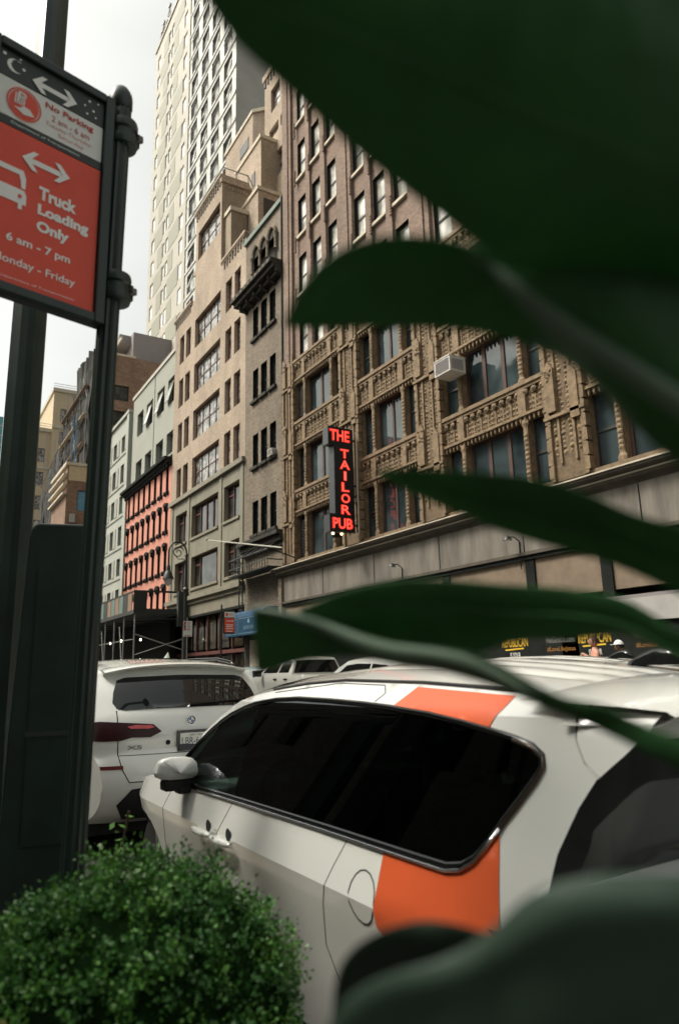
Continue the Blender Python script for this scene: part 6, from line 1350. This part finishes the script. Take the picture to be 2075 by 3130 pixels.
def shrub():
    b=empty('boxwood_shrub',(-1.76,.50,.785),0,'round clipped boxwood shrub with small bright green leaves in front of the car','shrub')
    random.seed(21)
    BX=[pm('box_leaf',(.045,.15,.028),.45,.35,22,spec=.5),pm('box_leaf_light',(.10,.26,.04),.45,.3,22,spec=.5),pm('box_leaf_yellow',(.42,.40,.12),.5,.2)]
    m=MB();cl=[]
    for i in range(520):   # sprigs over a lumpy dome
        u=random.random()*2*math.pi;ph=math.acos(1-random.random()*1.25)
        d=Vector((math.cos(u)*math.sin(ph),math.sin(u)*math.sin(ph),math.cos(ph)))
        lump=1+.045*math.sin(5*u+2*ph)+.04*math.sin(9*ph+3*u)+random.uniform(-.04,.015)
        cl.append((Vector((d.x*.30,d.y*.37,d.z*.33+.06))*lump,d))
    for i in range(3):
        u=random.random()*6.28;d=Vector((math.cos(u)*.5,math.sin(u)*.5,.8)).normalized();cl.append((Vector((d.x*.31,d.y*.38,d.z*.35+.07))*1.05,d))
    for c,d in cl:
        ax=(d+Vector((random.uniform(-.5,.5),random.uniform(-.5,.5),random.uniform(0,.6)))).normalized()
        mt=BX[0] if random.random()<.62 else BX[1]
        for q in range(80):
            t=random.random();p=c-d*.07+ax*(t*.09)+Vector([random.gauss(0,.013) for _ in range(3)])
            dr=(ax*.6+Vector([random.gauss(0,.6) for _ in range(3)])).normalized();sd=dr.cross(Vector([random.gauss(0,1) for _ in range(3)])).normalized()
            L=random.uniform(.007,.012);W=L*.38;up=dr.cross(sd)
            m.add([p,p+dr*L*.35+sd*W+up*L*.05,p+dr*L*.75+sd*W*.8,p+dr*L,p+dr*L*.75-sd*W*.8,p+dr*L*.35-sd*W+up*L*.05],[(0,1,2,3),(0,3,4,5)],mt)
    for q in range(26):
        p=Vector((random.gauss(.22,.03),random.gauss(-.25,.05),random.gauss(.12,.05)));m.add([p,p+Vector((.004,.01,.006)),p+Vector((0,.004,.014)),p+Vector((0,-.008,.006))],[(0,1,2,3)],BX[2])
    m.keep=1;m.build('foliage',b)
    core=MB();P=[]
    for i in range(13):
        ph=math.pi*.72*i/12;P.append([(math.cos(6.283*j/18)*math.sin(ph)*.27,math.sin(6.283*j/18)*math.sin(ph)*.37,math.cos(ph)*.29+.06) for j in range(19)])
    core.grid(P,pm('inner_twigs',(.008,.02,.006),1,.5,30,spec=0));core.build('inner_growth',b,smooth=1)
    t=MB()
    for i in range(9):
        u=i*.7;t.tube([(0,0,-.15),(.08*math.cos(u),.1*math.sin(u),.0),(.2*math.cos(u),.28*math.sin(u),.22)],[.014,.009,.004],pm('twig',(.06,.04,.025),.9) if i==0 else bpy.data.materials['twig'],5)
    t.build('stem',b)
    p=empty('planter_box',(-1.7,.42,.15),0,'long dark planter box under the boxwood shrub','planter')
    w=MB();K=pm('planter_black',(.012,.018,.014),.6,.2);w.box(-.5,.9,-.42,-.38,0,.56,K);w.box(-.5,.9,.38,.42,0,.56,K);w.box(-.5,-.46,-.38,.38,0,.56,K);w.box(.86,.9,-.38,.38,0,.56,K);w.box(-.53,.93,-.45,-.37,.56,.59,K);w.box(-.53,.93,.37,.45,.56,.59,K);w.build('box',p,bevel=.004)
    s=MB();s.box(-.459,.859,-.379,.379,.3,.5,pm('soil',(.03,.022,.016),.95,.4,20));s.build('soil',p)
    # little sprig by the post
    v=empty('climbing_sprig',(-2.52,.63,.15),0,'tiny pale green sprig beside the foot of the near sign post','plant')
    q=MB();random.seed(4);q.tube([(0,0,0),(.02,.0,.5),(.0,.02,.8),(.03,.05,1.02)],.004,bpy.data.materials['twig'],5);q.build('stem',v)
    q=MB()
    for i in range(26):
        z=.62+.4*random.random();p=Vector((random.gauss(.02,.02),random.gauss(.03,.015),z));dr=Vector([random.gauss(0,1) for _ in range(3)]).normalized();sd=dr.cross(Vector((.3,.2,1))).normalized();L=.03
        q.add([p,p+dr*L*.5+sd*L*.3,p+dr*L,p+dr*L*.5-sd*L*.3],[(0,1,2,3)],BX[1])
    q.build('leaf',v)
shrub()
# ---------------------------------------------------------------- camera
cd=bpy.data.cameras.new('camera');cam=bpy.data.objects.new('camera',cd);COL.objects.link(cam);SC.camera=cam
X=Vector((0.5137520857690197,0.8576071302463439,-0.023849623028722674));Y=Vector((0.1982298550676739,-0.091611869961452,0.9758648419950454));Z=Vector((0.8347237380881359,-0.5060803053200118,-0.21706912640763268))
cam.matrix_world=Matrix(((X.x,Y.x,Z.x,0),(X.y,Y.y,Z.y,0),(X.z,Y.z,Z.z,1.6),(0,0,0,1)))
cd.sensor_fit='VERTICAL';cd.sensor_height=36;cd.lens=25.0877;cd.clip_start=.05;cd.clip_end=2000
cd.dof.use_dof=True;cd.dof.focus_distance=6.5;cd.dof.aperture_fstop=2.5
# ---------------------------------------------------------------- light
SE,SA=R(52),R(235)   # elevation; azimuth (from +x, anticlockwise) the light comes from
sd=Vector((math.cos(SE)*math.cos(SA),math.cos(SE)*math.sin(SA),math.sin(SE)))
ld=bpy.data.lights.new('sun','SUN');ld.energy=SUN_E;ld.angle=R(12);ld.color=(1,.93,.82);lo=bpy.data.objects.new('sun',ld);COL.objects.link(lo);lo.rotation_euler=sd.to_track_quat('Z','Y').to_euler()
w=bpy.data.worlds.new('World');SC.world=w;w.use_nodes=True;nt=w.node_tree;bg=nt.nodes['Background'];L=nt.links
sk=N(nt,'ShaderNodeTexSky');sk.sky_type='NISHITA';sk.sun_disc=False;sk.sun_elevation=SE;sk.sun_rotation=math.atan2(sd.x,sd.y);sk.dust_density=6;sk.air_density=1.0;sk.ozone_density=1
hs=N(nt,'ShaderNodeHueSaturation');hs.inputs['Saturation'].default_value=.22;L.new(sk.outputs[0],hs.inputs['Color'])
tc=N(nt,'ShaderNodeTexCoord');no=N(nt,'ShaderNodeTexNoise');no.inputs['Scale'].default_value=2.5;no.inputs['Detail'].default_value=7;mp=N(nt,'ShaderNodeMapping');mp.inputs['Scale'].default_value=(1,1,3);L.new(tc.outputs['Generated'],mp.inputs[0]);L.new(mp.outputs[0],no.inputs['Vector'])
mr=N(nt,'ShaderNodeMapRange');mr.inputs['From Min'].default_value=.3;mr.inputs['From Max'].default_value=.7;mr.inputs['To Min'].default_value=.93;mr.inputs['To Max'].default_value=1.07;L.new(no.outputs['Fac'],mr.inputs[0])
vm=N(nt,'ShaderNodeVectorMath',operation='SCALE');L.new(hs.outputs[0],vm.inputs[0]);L.new(mr.outputs[0],vm.inputs['Scale'])
tn=N(nt,'ShaderNodeVectorMath',operation='MULTIPLY');tn.inputs[1].default_value=(1.02,1.02,.93);L.new(vm.outputs[0],tn.inputs[0]);L.new(tn.outputs[0],bg.inputs[0]);bg.inputs[1].default_value=SKY_S
SC.view_settings.view_transform='Standard';SC.view_settings.look='None';SC.view_settings.exposure=EXPO;SC.view_settings.gamma=1
SC.cycles.max_bounces=6;SC.cycles.transparent_max_bounces=12;SC.cycles.use_denoising=True
